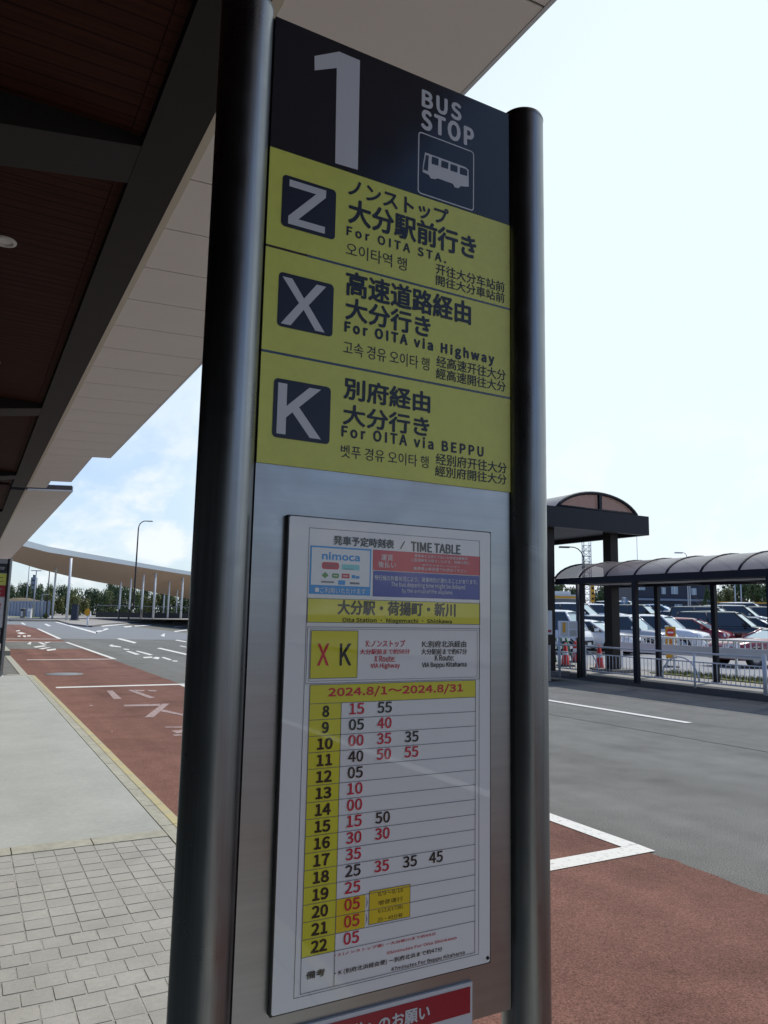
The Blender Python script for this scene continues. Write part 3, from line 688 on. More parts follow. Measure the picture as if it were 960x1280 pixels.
    T = {8: 'r15 k55', 9: 'k05 r40', 10: 'r00 r35 k35', 11: 'k40 r50 r55', 12: 'k05', 13: 'r10', 14: 'r00', 15: 'r15 k50', 16: 'r30 r30', 17: 'r35', 18: 'k25 r35 k35 k45', 19: 'r25', 20: 'r05', 21: 'r05', 22: 'r05'}
    cx = [on_y(446, 890, y1).x, on_y(480.8, 888, y1).x, on_y(514.5, 925, y1).x, on_y(545, 1072, y1).x]; nh = pit * .72; nw = on_y(455.4, 890, y1).x - on_y(436.8, 890, y1).x
    hc = (hx0 + hx1) / 2 + .001
    for k in range(15):
        zc = zt1 - (k + .5) * pit; hr = str(8 + k); wv = nw if len(hr) == 2 else nw * .44; rw = MB()
        write(rw, hr, hc - wv / 2, zc - nh / 2, hc + wv / 2, zc + nh / 2, y3, 0, .045); rw.build('hour_number', 'ink_black', tc)
        for c_, s_ in zip(cx, T[8 + k].split()):
            rw = MB(); write(rw, s_[1:], c_ - nw / 2, zc - nh / 2 + .002, c_ + nw / 2, zc + nh / 2 + .002, y3, 0, .024)
            rw.build('departure_minute', 'ink_red' if s_[0] == 'r' else 'ink_black', tc)
    za, zb_ = zt1 - 12 * pit, zt1 - 14 * pit; xa = on_y(456.7, 1120, y1).x
    o = MB(); rects(o, hx1 + .001, zb_ + .0006, xa, za - .0006, y1); xb, xc = on_y(461, 1140, y1).x, on_y(512.7, 1130, y1).x
    rects(o, xb, zb_ + .003, xc, za + .004, y1 - .0002); o.build('extra_service_block', 'paper_amber', tc)
    br = MB(); xm = (xa + xb) / 2
    for zz in (za - pit * .5, zb_ + pit * .5): br.poly([(xa + .001, y2, zz - pit * .42), (xm + .001, y2, zz), (xa + .001, y2, zz + pit * .42), (xm - .0006, y2, zz)])
    br.build('brace_mark', 'line_grey', tc)
    for s_, f0, f1 in (('8/9～8/18', .78, .98), ('増便運行', .53, .72), ('8/13,8/17(除)', .28, .47), ('20・40分発', .04, .22)):
        zz = zb_ + .003; hh = za + .004 - zz; write(blk, s_, xb + .017, zz + hh * f0, xc - .015, zz + hh * (f1 - .05), y2)
    outline(ln, xb, zb_ + .003, xc, za + .004, lw, y2)
    flush('extra_service_lettering')
    writep(blk, '備考', (382.7, 1225), (406.7, 1210), y2, 0, .03)
    writep(red, '・X (ノンストップ便) ー大分新川まで約65分', (418.3, 1197), (545, 1165), y2, 0, .012); writep(red, '65minutes For Oita Shinkawa', (484, 1193.3), (570.7, 1170), y2, 0, .012)
    writep(blk, '・K (別府北浜経由便) ー別府北浜まで約47分', (418, 1221), (553, 1183), y2, 0, .012); writep(blk, '47minutes For Beppu Kitahama', (489, 1215.7), (581, 1187.7), y2, 0, .012)
    ln.build('grid_lines', 'line_grey', tc); flush('remarks')
    # screw in the case corner
    s_ = on_y(611, 1200, yp); m = MB(); m.lathe((b.x - .007, yp, b.z + .010), [(.001, -.003), (.0028, -.002), (.0032, 0)], 12, axis='Y'); m.build('screw', 'steel_edge', tc)
    # lower notice board
    yn = D - .006; p = on_y(590.5, 1227, yn); q = on_y(588, 1233, yn - .0006); x0 = XL + .06
    nb = MB(); nb.box((x0, yn, p.z - .30), (p.x, D - .0005, p.z)); no = nb.build('notice_board', 'sign_white', t)
    o = MB(); zr = on_y(588, 1265.5, yn).z; rects(o, x0 + .004, zr, q.x, q.z, yn - .0006); o.build('red_band', 'notice_red', no)
    w = MB(); u = on_y(537, 1257, yn); hgt = (q.z - zr) * .56; zc = (q.z + zr) / 2; wd = hgt * 8 * 1.06
    write(w, 'お客様へのお願い', u.x - wd, zc - hgt / 2, u.x, zc + hgt / 2, yn - .0012, 0, .03); w.build('lettering', 'sign_white', no)
    hd = MB(); hd.box((XL + .03, D - .012, zb + .012), (XL + .075, D - .0005, zb + .024)); hd.build('clip', 'steel_plate', t)
main_sign()

def second_sign():
    xr, y = .79, 18.9
    t = thing('bus_stop_sign', (xr - .3, y, WALK), 'smaller looking distant bus stop sign at the left frame edge with a red band', 'bus stop sign')
    pipe(t, xr, y + .01, .047, 2.74); pipe(t, xr - .63, y + .01, .047, 2.74)
    XR, XL = xr - .047, xr - .583; yb = y - .003
    m = MB(); m.box((XL, y, .93), (XR, y + .024, 2.735)); m.build('back_plate', 'steel_plate', t)
    zz = lambda py: on_y(6, py, y).z
    for nm, a, b, mt in (('header_board', 704.5, 716.5, 'navy'), ('route_board', 717, 731.5, 'sign_yellow'), ('red_board', 731.8, 746, 'notice_red'), ('poster', 747, 783.5, 'sign_white'), ('lower_board', 785, 804.5, 'navy')):
        o = MB(); o.box((XL, yb, zz(b)), (XR, y - .0004, zz(a))); ob = o.build(nm, mt, t)
        w = MB(); za, zb = zz(a), zz(b); h = za - zb
        if nm == 'header_board': write(w, 'BUS STOP', XR - .28, zb + h * .35, XR - .05, za - h * .35, yb - .001, 0, .02)
        elif nm == 'route_board':
            for f in (.62, .3): write(w, 'ーーー', XR - .34, zb + h * f, XR - .06, zb + h * (f + .05), yb - .001)
        elif nm == 'red_board':
            for f in (.65, .3): write(w, 'ーー', XR - .30, zb + h * f, XR - .08, zb + h * (f + .04), yb - .001)
        elif nm == 'poster': write(w, '2', XR - .13, zb + h * .62, XR - .06, zb + h * .82, yb - .001, 0, .03); 
        else: outline(w, XL + .03, zb + .04, XR - .03, za - .04, .01, yb - .001)
        w.build('lettering', {'header_board': 'sign_white', 'route_board': 'ink_navy', 'red_board': 'sign_white', 'poster': 'ink_red', 'lower_board': 'sign_white'}[nm], ob)
second_sign()

# ================================================================== RIGHT SIDE: walkway roofs, rails, cones
def long_shelter():
    x0, x1 = 14.2, 16.75; y0, y1 = 3.0, 16.0; ze0, ze1 = 2.58, 2.745; zc = 3.2
    t = thing('bus_shelter', ((x0 + x1) / 2, 9.5, WALK), 'long dark bronze walkway shelter with a low smoked barrel roof above the white railing', 'shelter')
    for x in (x0, x1 - .1):
        m = MB(); m.box((x, y0, ze0), (x + .1, y1, ze1)); m.build('eave_beam', 'bronze', t)
    m = MB(); m.box((x0 + .104, y1 - .1, ze0 + .02), (x1 - .104, y1 - .002, ze1 - .02)); m.build('end_beam', 'bronze', t)
    posts = [(14.2, 15.05), (14.2, 13.2), (14.16, 9.62), (14.2, 5.9), (16.55, 14.6), (16.55, 12.8), (16.55, 9.0), (16.55, 5.4)]
    for (x, y) in posts:
        m = MB(); m.box((x + .004, y - .06, WALK), (x + .11, y + .06, ze0 - .001)); p = m.build('post', 'bronze', t)
        f = MB(); f.box((x - .03, y - .10, WALK + .001), (x + .144, y + .10, WALK + .018)); f.build('base_plate', 'bronze', p)
    for y in (15.05, 13.2, 11.3, 9.4, 7.5, 5.6):
        m = MB(); m.box((x0 + .104, y - .05, ze0 + .012), (x1 - .104, y + .05, ze0 + .11)); m.build('cross_beam', 'bronze', t)
    arc = []
    for k in range(15):
        a = R(18 + 144 * k / 14); arc.append(((x0 + x1) / 2 - math.cos(a) / math.cos(R(18)) * (x1 - x0) / 2, ze1 + .002 + (math.sin(a) - math.sin(R(18))) / (1 - math.sin(R(18))) * (zc - ze1)))
    y = y1; k = 0
    while y - .95 >= y0 - .01:
        sk = MB(); sk.add([(x, yy, z) for yy in (y - .03, y - .92) for x, z in arc], [(i, i + 1, i + 16, i + 15) for i in range(14)], 0, True); sk.build('roof_sheet', 'smoke_roof', t)
        rb = MB(); rb.tube([(x, y, z + .004) for x, z in arc], .026, 6); rb.build('roof_rib', 'bronze', t)
        y -= .95; k += 1
    lt = MB(); lt.box((x0 + .3, 4, ze0 - .04), (x0 + .36, 15, ze0 - .005)); lt.build('light_trunking', 'rail_white', t)
long_shelter()

def gate_shelter():
    x0, x1, y0, y1 = 12.9, 17.5, 15.6, 21.2; z0, z1 = 4.14, 4.70
    t = thing('covered_gateway', (15.2, 18, WALK), 'tall dark walkway roof with an arched glazed end on square columns behind the shelter', 'shelter')
    f = MB(); f.box((x0, y0, z0), (x1, y0 + .12, z1)); f.box((x0, y1 - .12, z0), (x1, y1, z1)); f.box((x1 - .12, y0 + .122, z0), (x1, y1 - .122, z1)); f.box((x0, y0 + .122, z0), (x0 + .12, y1 - .122, z1)); f.build('fascia', 'bronze', t)
    c = MB(); c.box((x0 + .122, y0 + .122, z0 + .14), (x1 - .122, y1 - .122, z0 + .18)); c.build('ceiling', 'bronze', t)
    lp = MB(); lp.box((x0 + .14, y0 + .124, z0 + .005), (x1 - .2, y0 + .20, z0 + .03)); lp.build('underside_trim', 'wall_grey', t)
    ca, cb = 14.0, 17.05; za = 5.21; arc = []
    for k in range(17):
        a = R(22 + 136 * k / 16); arc.append(((ca + cb) / 2 - math.cos(a) / math.cos(R(22)) * (cb - ca) / 2, z1 + .002 + (math.sin(a) - math.sin(R(22))) / (1 - math.sin(R(22))) * (za - z1)))
    y = y0 + .05; n = len(arc)
    gl = MB(); gl.poly([(x, y + .06, z) for x, z in arc]); gl.build('end_glazing', 'smoke_pane', t)
    gl = MB(); gl.poly([(x, y1 - .1, z) for x, z in arc]); gl.build('end_glazing', 'smoke_pane', t)
    fr = MB(); fr.tube([(x, y, z) for x, z in arc], .05, 8); fr.tube([(ca, y, z1 + .03), (cb, y, z1 + .03)], .04, 6); fr.build('arch_frame', 'bronze', t)
    mu = MB(); mu.box((15.55, y - .03, z1), (15.65, y + .05, za - .02)); mu.build('mullion', 'bronze', t)
    vs = [(x, yy, z + .03) for yy in (y0 + .02, (y0 + y1) / 2, y1 - .05) for x, z in arc]
    vr = MB(); vr.add(vs, [(r_ * n + i, r_ * n + i + 1, (r_ + 1) * n + i + 1, (r_ + 1) * n + i) for r_ in range(2) for i in range(n - 1)], 0, True); vr.build('vault_roof', 'smoke_roof', t)
    for (x, y) in ((16.43, 16.1), (14.0, 16.1), (16.43, 20.8), (14.0, 20.8)):
        m = MB(); m.box((x - .15, y - .15, WALK), (x + .15, y + .15, z0 + .139)); p = m.build('column', 'bronze_brown', t)
        b = MB(); b.box((x - .42, y - .42, WALK - .01), (x + .42, y + .42, WALK + .10)); b.build('plinth', 'kerb_dark', p)
gate_shelter()

def pipe_rail():
    x = 14.75; ya, yb = 10.2, 17.2; zt = .93
    t = thing('guard_rail', (x, 13.7, WALK), 'white pipe railing with hoops standing between the shelter posts', 'railing')
    def bar(p, q, r, nm, par=t): m = MB(); m.tube([p, q], r, 8); return m.build(nm, 'rail_white', par)
    bar((x, ya + .05, zt), (x, yb, zt), .022, 'top_rail'); bar((x, ya + .05, zt - .20), (x, yb, zt - .20), .015, 'middle_rail'); bar((x, ya + .05, WALK + .14), (x, yb, WALK + .14), .018, 'bottom_rail')
    y = ya; k = 0
    while y <= yb + .01:
        bar((x, y, WALK), (x, y, zt + (.06 if k == 0 else 0)), .045 if k == 0 else .026, 'rail_post')
        y += 1.75; k += 1
    v = MB(); y = ya + .12
    while y < yb: v.tube([(x, y, WALK + .15), (x, y, zt - .21)], .008, 5); y += .115
    v.build('baluster_bars', 'rail_white', t)
    y = ya + .9
    for c in (12.35, 15.5):
        m = MB(); m.tube([(x - .012, c + .52 * math.cos(R(a)), WALK + .15 + .52 * math.sin(R(a))) for a in range(0, 181, 12)], .016, 7); m.build('hoop', 'rail_white', t)
pipe_rail()

def picket_fence():
    x = 18.5; ya, yb = 9.5, 17.8; zt = 1.15
    t = thing('picket_fence', (x, 13.6, WALK), 'pale grey fence with pickets over a solid lower band before the parked cars', 'fence')
    m = MB(); m.tube([(x, ya, zt), (x, yb, zt)], .03, 8); m.build('top_rail', 'rail_white', t)
    m = MB(); m.box((x - .02, ya, .66), (x + .02, yb, .95)); m.build('band_panel', 'rail_panel', t)
    v = MB(); y = ya + .1
    while y < yb: v.box((x - .012, y - .014, .952), (x + .012, y + .014, zt - .02)); y += .17
    v.build('pickets', 'rail_white', t)
    y = ya
    while y <= yb + .01:
        m = MB(); m.box((x + .022, y - .03, WALK), (x + .07, y + .03, zt - .01)); m.build('fence_post', 'rail_white', t); y += 2.075
picket_fence()
gv = MB(); rg = random.Random(5)
for _ in range(2600):
    p = Vector((rg.uniform(17.4, 18.36), rg.uniform(6.1, 15.5), WALK + .03)); a = rg.uniform(0, 6.28); h = rg.uniform(.05, .14); d = Vector((math.cos(a), math.sin(a), 0))
    gv.add([p - d * .012, p + d * .012, p + Vector((rg.uniform(-.05, .05), rg.uniform(-.05, .05), h))], [(0, 1, 2)])
stuff(gv.build('verge_grass', 'leaf_olive', fix=False))

def traffic_cone(px, py, label, hgt=.72):
    p = on_z(px, py, WALK); p.z = WALK + .004
    t = thing('traffic_cone', p, label, 'traffic cone', 'red cones behind the railing')
    m = MB(); m.box((p.x - .21, p.y - .21, p.z), (p.x + .21, p.y + .21, p.z + .05)); m.build('base', 'rubber', t)
    m = MB(); m.lathe(p, [(.145, .051), (.135, .09), (.04, hgt), (.03, hgt + .01), (.001, hgt + .01)], 20); m.build('cone_body', 'cone_red', t)
    m = MB(); f = lambda z: .1355 - (z - .09) * (.0955 / (hgt - .09)); m.lathe(p, [(f(.36) + .002, .36), (f(.48) + .002, .48)], 20); m.build('reflective_band', 'rail_white', t)
traffic_cone(707, 833, 'red traffic cone left of the shelter post, in front of its neighbour')
traffic_cone(749.5, 837, 'red traffic cone between the shelter post and the square column')
traffic_cone(719.5, 828, 'red traffic cone slightly behind, right beside the nearest left cone')

def barricade():
    p = on_z(699, 827, WALK); p.z = WALK
    t = thing('barricade', p, 'green and white striped A-frame barrier beside the cones', 'barrier')
    for s in (-.38, .38):
        m = MB()
        m.tube([(p.x + s, p.y - .28, p.z), (p.x + s * .9, p.y, p.z + .85)], .028, 6); m.tube([(p.x + s, p.y + .28, p.z), (p.x + s * .9, p.y, p.z + .85)], .028, 6); m.build('frame_leg', 'green_paint', t)
    for i, z in enumerate((.45, .72)):
        m = MB(); n = 8
        for k in range(n): m.box((p.x - .5 + k * .125, p.y - .03 - .12 * (1 - i), p.z + z), (p.x - .5 + (k + 1) * .125 - .001, p.y - .0 - .12 * (1 - i), p.z + z + .10), k % 2)
        m.build('striped_board', ['green_paint', 'rail_white'], t)
barricade()

def stop_board():
    a = on_z(839.5, 834, WALK); x, y = a.x, a.y
    t = thing('warning_board', (x, y, WALK), 'upright yellow board with a red no entry disc behind the pipe railing', 'sign')
    d = (Vector((x, y, 0)) - Vector((0, 0, 0))).normalized(); s = Vector((d.y, -d.x, 0))
    q = a.dot(FWD) - EYE.dot(FWD); w = 12.4 * q / FPX / 2; zt = EYE.z + (776.3 - 784) * -1 * -q / FPX
    zt = deep(840, 783.5, q).z; zb = deep(840, 823, q).z
    B = Vector((x, y, zb)); m = MB(); m.obox(B, s * w, d * .03, zt - zb); b = m.build('board', 'amber', t)
    c = B + Vector((0, 0, (zt - zb) - w * 1.15)) - d * .034
    m = MB(); m.poly([c + s * (w * .78 * math.cos(R(k))) + Vector((0, 0, w * .78 * math.sin(R(k)))) for k in range(0, 360, 20)]); m.build('no_entry_disc', 'cone_red', b)
    c2 = c - d * .004; m = MB(); m.poly([c2 + s * (w * u) + Vector((0, 0, w * v)) for u, v in ((-.55, -.16), (.55, -.16), (.55, .16), (-.55, .16))]); m.build('disc_bar', 'rail_white', b)
    m = MB()
    for k, (f0, f1) in enumerate(((.12, .2), (.24, .32), (.36, .44), (.48, .56))):
        for u0, u1, g0, g1 in ((-.22, .22, .0, .25), (-.22, .22, .75, 1), (-.06, .06, .25, .75)):
            h = zt - zb; c3 = B - d * .034
            m.poly([c3 + s * (w * uu) + Vector((0, 0, h * (f0 + (f1 - f0) * gg))) for uu, gg in ((u0, g0), (u1, g0), (u1, g1), (u0, g1))])
    m.build('red_characters', 'cone_red', b)
    for k in (-1, 1):
        m = MB(); m.tube([(x + s.x * w * .7 * k, y + s.y * w * .7 * k, WALK), (x + s.x * w * .7 * k, y + s.y * w * .7 * k, zb)], .025, 6); m.build('leg', 'rail_white', t)
    m = MB(); m.obox((x, y, WALK + .001), s * (w * 1.5), d * .3, .05); m.build('foot', 'kerb_dark', t)
stop_board()

def notice_boards():
    y = 14.9; p0, p1 = on_y(699, 776, y), on_y(722.5, 797, y)
    t = thing('notice_board', ((p0.x + p1.x) / 2, y, WALK), 'grey framed route notice board with yellow column on a thin dark pole', 'notice board')
    m = MB(); m.box((p0.x, y, p1.z), (p1.x, y + .05, p0.z)); b = m.build('panel', 'rail_panel', t)
    W, Hh = p1.x - p0.x, p0.z - p1.z
    m = MB(); rects(m, p0.x + W * .06, p1.z + Hh * .06, p0.x + W * .48, p0.z - Hh * .06, y - .002); rects(m, p0.x + W * .52, p1.z + Hh * .52, p0.x + W * .96, p0.z - Hh * .06, y - .002); rects(m, p0.x + W * .52, p1.z + Hh * .06, p0.x + W * .96, p1.z + Hh * .48, y - .002); m.build('poster', 'wall_white', b)
    m = MB(); rects(m, p0.x + W * .17, p1.z + Hh * .3, p0.x + W * .33, p0.z - Hh * .1, y - .004); m.build('yellow_strip', 'amber', b)
    m = MB()
    for k in range(6): rects(m, p0.x + W * .56, p1.z + Hh * (.12 + k * .055), p0.x + W * .9, p1.z + Hh * (.135 + k * .055), y - .004)
    m.build('text_lines', 'line_grey', b)
    m = MB(); m.tube([(p1.x + .03, y + .02, WALK), (p1.x + .03, y + .02, 2.55)], .05, 8); m.build('pole', 'pole_dark', t)
    m = MB(); m.tube([(p0.x + .03, y + .04, WALK), (p0.x + .03, y + .04, p1.z)], .03, 8); m.build('pole', 'pole_grey', t)
    y = 14.3; p0, p1 = on_y(681, 763, y), on_y(690.6, 806, y)
    t = thing('stop_timetable', ((p0.x + p1.x) / 2, y, WALK), 'narrow pale timetable panel half hidden behind the right steel post', 'notice board')
    m = MB(); m.box((p0.x, y, p1.z + .25), (p1.x, y + .05, p0.z)); b = m.build('panel', 'wall_white', t)
    m = MB(); m.box((p0.x, y, p1.z), (p1.x, y + .05, p1.z + .248)); m.build('lower_panel', 'bronze_brown', t)
    m = MB(); rects(m, p0.x + .05, p1.z + .3, p1.x - .03, p1.z + .36, y - .002); m.build('red_strip', 'notice_red', b)
    m = MB(); m.tube([(p1.x - .03, y + .08, WALK), (p1.x - .03, y + .08, p0.z)], .03, 8); m.build('pole', 'pole_grey', t)
notice_boards()

# ================================================================== CARS
def make_car(kind, body, L=4.4, W=1.74, Hh=1.5, hood=.95, ws=(.95, .15), rear=(-1.55, -2.0), belt=.93, tail=None):
    """ws: x of windscreen base and roof front; rear: x of roof end and of rear glass base. Front looks to +x."""
    t = bpy.data.objects.new(kind, None); COL.objects.link(t)
    hw = W / 2; n0 = -L / 2; n1 = L / 2; tail = tail or belt + .02
    zs = lambda x: (hood - .22 * max(0, (x - ws[0]) / (n1 - ws[0])) ** 2 if x > ws[0] else (belt + (hood - belt) * max(0, (x - rear[1]) / (ws[0] - rear[1])) if x > rear[1] else tail))
    xs = [n0, n0 + .04, n0 + .16, rear[1], -.8, 0, ws[0], (ws[0] + n1) / 2, n1 - .28, n1 - .10, n1]
    ring = []
    for x in xs:
        e = 1.0; f = min((x - n0), (n1 - x))
        tap = 1 - .30 * max(0, (.28 - f) / .28) ** 2; w = hw * tap; zt = zs(x); zb = .24 + .10 * max(0, (.2 - f) / .2)
        if f < .001: zt -= .10
        half = [(w * .80, zb), (w * .97, zb + .06), (w, .50), (w * .985, .5 * (.5 + zt)), (w * .95, zt - .07), (w * .88, zt - .01), (w * .5, zt + .02)]
        ring.append([(x, -a, b) for a, b in half] + [(x, a, b) for a, b in half[::-1]])
    m = MB(); k = len(ring[0])
    m.add([p for r_ in ring for p in r_], [(i * k + j, i * k + (j + 1) % k, (i + 1) * k + (j + 1) % k, (i + 1) * k + j) for i in range(len(xs) - 1) for j in range(k)], 0, True)
    m.f.append(list(range(k))); m.m.append(0); m.sm.append(False); b0 = (len(xs) - 1) * k
    m.f.append([b0 + j for j in range(k)]); m.m.append(0); m.sm.append(False)
    bo = m.build('body', body, t)
    # cabin
    gb = hw * .90; gt = hw * .72; zr = Hh - .05
    A, B_, C_, D_ = (rear[1], belt), (rear[0], zr), (ws[1], zr), (ws[0], hood - .005)
    def sec(p, w): return Vector((p[0], -w, p[1])), Vector((p[0], w, p[1]))
    (A0, A1), (B0, B1), (C0, C1), (D0, D1) = sec(A, gb), sec(B_, gt), sec(C_, gt), sec(D_, gb)
    m = MB(); m.poly([D0, D1, C1, C0]); m.build('windscreen', 'windshield_sky', t)
    m = MB(); m.poly([A0, B0, B1, A1]); m.build('rear_window', 'car_glass', t)
    for q in ((A0, D0, C0, B0), (A1, B1, C1, D1)):
        m = MB(); m.poly(q); m.build('side_window', 'car_glass', t)
    rp = []
    for x, dz in ((B_[0] - .10, -.07), (B_[0] + .12, .0), ((B_[0] + C_[0]) / 2, .045), (C_[0] - .15, .015), (C_[0] + .09, -.05)):
        rp.append([(x, -gt - .015, zr - .03 + dz * .4), (x, -gt * .85, zr + .025 + dz), (x, 0, zr + .05 + dz), (x, gt * .85, zr + .025 + dz), (x, gt + .015, zr - .03 + dz * .4)])
    m = MB(); m.add([p for r_ in rp for p in r_], [(i * 5 + j, i * 5 + j + 1, (i + 1) * 5 + j + 1, (i + 1) * 5 + j) for i in range(4) for j in range(4)], 0, True); m.build('roof', body, t)
    pm = body if kind != 'minivan' else 'car_trim'
    for p, q in ((D0, C0), (D1, C1), (A0, B0), (A1, B1)): m = MB(); m.tube([p, q], .045, 6); m.build('pillar', pm, t)
    mid = (A[0] + D_[0]) / 2 - .1; mt_ = (B_[0] + C_[0]) / 2
    for s0 in (-1, 1): m = MB(); m.tube([(mid, s0 * (gb + .002), belt), (mt_, s0 * (gt + .002), zr)], .035, 6); m.build('pillar', pm, t)
    for x in (n0 + L * .19, n1 - L * .19):
        for s0 in (-1, 1):
            c = Vector((x, s0 * (hw - .10), .315))
            w = MB(); w.lathe(c, [(.20, -.10), (.315, -.10), (.32, -.06), (.32, .06), (.315, .105), (.2, .105), (.2, -.10)], 20, axis='Y'); wo = w.build('wheel', 'tyre', t)
            r_ = MB(); r_.lathe(c, [(.001, s0 * .108), (.06, s0 * .11), (.2, s0 * .095), (.205, s0 * .07)], 20, axis='Y'); r_.build('rim', 'rim', wo)
            for a in range(5):
                pass
            ar = MB(); ar.tube([(x + .37 * math.cos(R(a)), s0 * (hw - .002), .315 + .37 * math.sin(R(a))) for a in range(-5, 190, 15)], .035, 6); ar.build('wheel_arch', 'car_trim', t)
    for s0 in (-1, 1):
        m = MB(); q = [(n1 - .04, s0 * hw * .42, .62), (n1 - .02, s0 * hw * .42, .76), (n1 - .20, s0 * hw * .93, .82), (n1 - .16, s0 * hw * .93, .66)]
        m.prism(q, (.035, s0 * .012, 0)); m.build('headlight', 'headlight', t)
        m = MB(); x = ws[0] - .28; m.obox((x, s0 * (hw + .08), hood + .02), (.06, 0, 0), (0, .10, 0), .13); m.build('mirror', body, t)
        m = MB(); m.obox((n0 + .01, s0 * hw * .68, .72), (.03, 0, 0), (0, .13, 0), .16); m.build('tail_light', 'cone_red', t)
    m = MB(); m.box((n1 - .03, -.42, .42), (n1 + .012, .42, .60)); m.build('grille', 'car_trim', t)
    m = MB(); m.box((n1 + .0125, -.17, .40), (n1 + .025, .17, .52)); m.build('number_plate', 'plate', t)
    return t
_lib = {}
KIND = dict(sedan=dict(L=4.5, W=1.75, Hh=1.45, hood=.96, ws=(1.02, .30), rear=(-1.05, -1.62), belt=.93, tail=1.0),
            hatch=dict(L=4.0, W=1.70, Hh=1.52, hood=1.0, ws=(1.15, .30), rear=(-1.55, -1.92), belt=.95),
            suv=dict(L=4.6, W=1.84, Hh=1.70, hood=1.07, ws=(1.05, .42), rear=(-1.75, -2.12), belt=1.04),
            minivan=dict(L=4.7, W=1.75, Hh=1.84, hood=1.10, ws=(1.55, .75), rear=(-2.08, -2.25), belt=1.02),
            coupe=dict(L=4.5, W=1.76, Hh=1.32, hood=.96, ws=(.45, -.25), rear=(-1.2, -1.75), belt=.93, tail=.98),
            kei_van=dict(L=3.4, W=1.48, Hh=1.85, hood=1.05, ws=(1.35, .90), rear=(-1.55, -1.62), belt=1.0))
def car(kind, col, px, q, head, label, at_=None):
    key = (kind, col)
    if key not in _lib: t = make_car(kind, 'car_' + col, **KIND[kind]); _lib[key] = t
    else: t = copy_tree(_lib[key])
    p = at_ if at_ is not None else ground_at(px, q)
    t.location = (p.x, p.y, p.z + .157); t.rotation_euler = (0, 0, R(head))
    return tag(t, label, 'car', 'cars in the car park')
HD = -68
for a in ((690, 33.0, 'kei_van', 'white', 'white van front half hidden behind the steel post, left of the notice board'),
          (737, 34.0, 'sedan', 'white', 'white sedan with a bright bonnet between shelter post and square column'),
          (781, 35.5, 'suv', 'silver', 'silver off-roader right of the square column with dark side windows'),
          (822, 37.0, 'suv', 'white', 'white off-roader left of the yellow no entry board'),
          (862, 38.5, 'hatch', 'red', 'dark red hatchback right behind the yellow no entry board'),
          (903, 40.0, 'minivan', 'black', 'black people carrier with a pale windscreen behind the picket fence'),
          (940, 41.5, 'hatch', 'navy', 'dark navy hatchback at the right near the thick shelter post'),
          (982, 43.0, 'sedan', 'silver', 'silver sedan at the right frame edge behind the shelter post')):
    car(a[2], a[3], a[0], a[1], HD, a[4])
p = on_z(927, 834, .157); car('coupe', 'red', 0, 0, 168, 'small red car whose front wheel shows low behind the railing', at_=Vector((p.x + 1.45, p.y - .1, 0.0)))
for a in ((716, 52, 'minivan', 'white', 'white people carrier in the second row above the notice board'),
          (752, 56, 'suv', 'white', 'white off-roader parked far back left of the square column'),
          (800, 57, 'suv', 'black', 'black off-roader in the back row between column and shelter post'),
          (778, 62, 'minivan', 'white', 'white people carrier in the back row just right of the square column'),
          (850, 52, 'sedan', 'silver', 'silver sedan in the second row above the red hatchback'),
          (884, 50, 'minivan', 'black', 'black people carrier in the second row with a white sunlit roof edge'),
          (918, 55, 'minivan', 'silver', 'silver people carrier in the second row left of the thick post'),
          (932, 66, 'minivan', 'white', 'white people carrier in the back row below the pale lamp poles'),
          (955, 58, 'suv', 'black', 'black off-roader in the second row touching the right frame edge'),
          (890, 78, 'hatch', 'white', 'small white hatchback alone before the dark blue wall'),
          (824, 66, 'hatch', 'blue', 'pale blue hatchback far back right of the double shelter posts')):
    car(a[2], a[3], a[0], a[1], HD, a[4])

# ================================================================== TREES
def crown_mesh(name, seed, shape, n, leafm, size, lobes=9):
    rnd = random.Random(seed); V = []; F = []; cl = []
    for _ in range(lobes):
        if shape == 'dome': a = rnd.uniform(0, 6.28); r_ = rnd.uniform(.1, .72); cl.append((Vector((r_ * math.cos(a), r_ * math.sin(a), rnd.uniform(.16, .80))), rnd.uniform(.22, .42)))
        elif shape == 'ball': cl.append((Vector((0, 0, .5)), .5))
        else:
            z = rnd.uniform(.15, .95); a = rnd.uniform(0, 6.28); r_ = (1 - z) * .55 + .05; cl.append((Vector((r_ * math.cos(a), r_ * math.sin(a), z)), .14 + .18 * (1 - z)))
    for _ in range(n):
        c, cr = rnd.choice(cl); d = Vector((rnd.gauss(0, 1), rnd.gauss(0, 1), rnd.gauss(0, 1))).normalized()
        p = c + d * cr * (rnd.random() ** .35) * rnd.uniform(.8, 1.12); p.z = max(p.z, .03)
        a = Vector((rnd.gauss(0, 1), rnd.gauss(0, 1), rnd.gauss(0, .6))).normalized(); b = a.cross(d + Vector((.01, .02, .3))).normalized(); s_ = size * rnd.uniform(.6, 1.4)
        i = len(V); V += [p - a * s_, p + b * s_ * .6, p + a * s_, p - b * s_ * .6]; F.append((i, i + 1, i + 2, i + 3))
    me = bpy.data.meshes.new(name); me.from_pydata(V, [], F); me.materials.append(MT[leafm]); me.update(); return me
def trunk_mesh(seed, h=.5):
    rnd = random.Random(seed); m = MB(); m.tube([(0, 0, -.02), (.01, .0, h * .5), (.0, .02, h)], [.035, .028, .018], 7)
    for k in range(5):
        a = rnd.uniform(0, 6.28); z = h * rnd.uniform(.5, .95); m.tube([(0, 0, z), (.18 * math.cos(a), .18 * math.sin(a), z + .14), (.36 * math.cos(a), .36 * math.sin(a), z + .25)], [.016, .011, .005], 5)
    me = bpy.data.meshes.new('trunk'); me.from_pydata(m.v, [], m.f); me.materials.append(MT['bark']); me.update(); return me
CR = {}
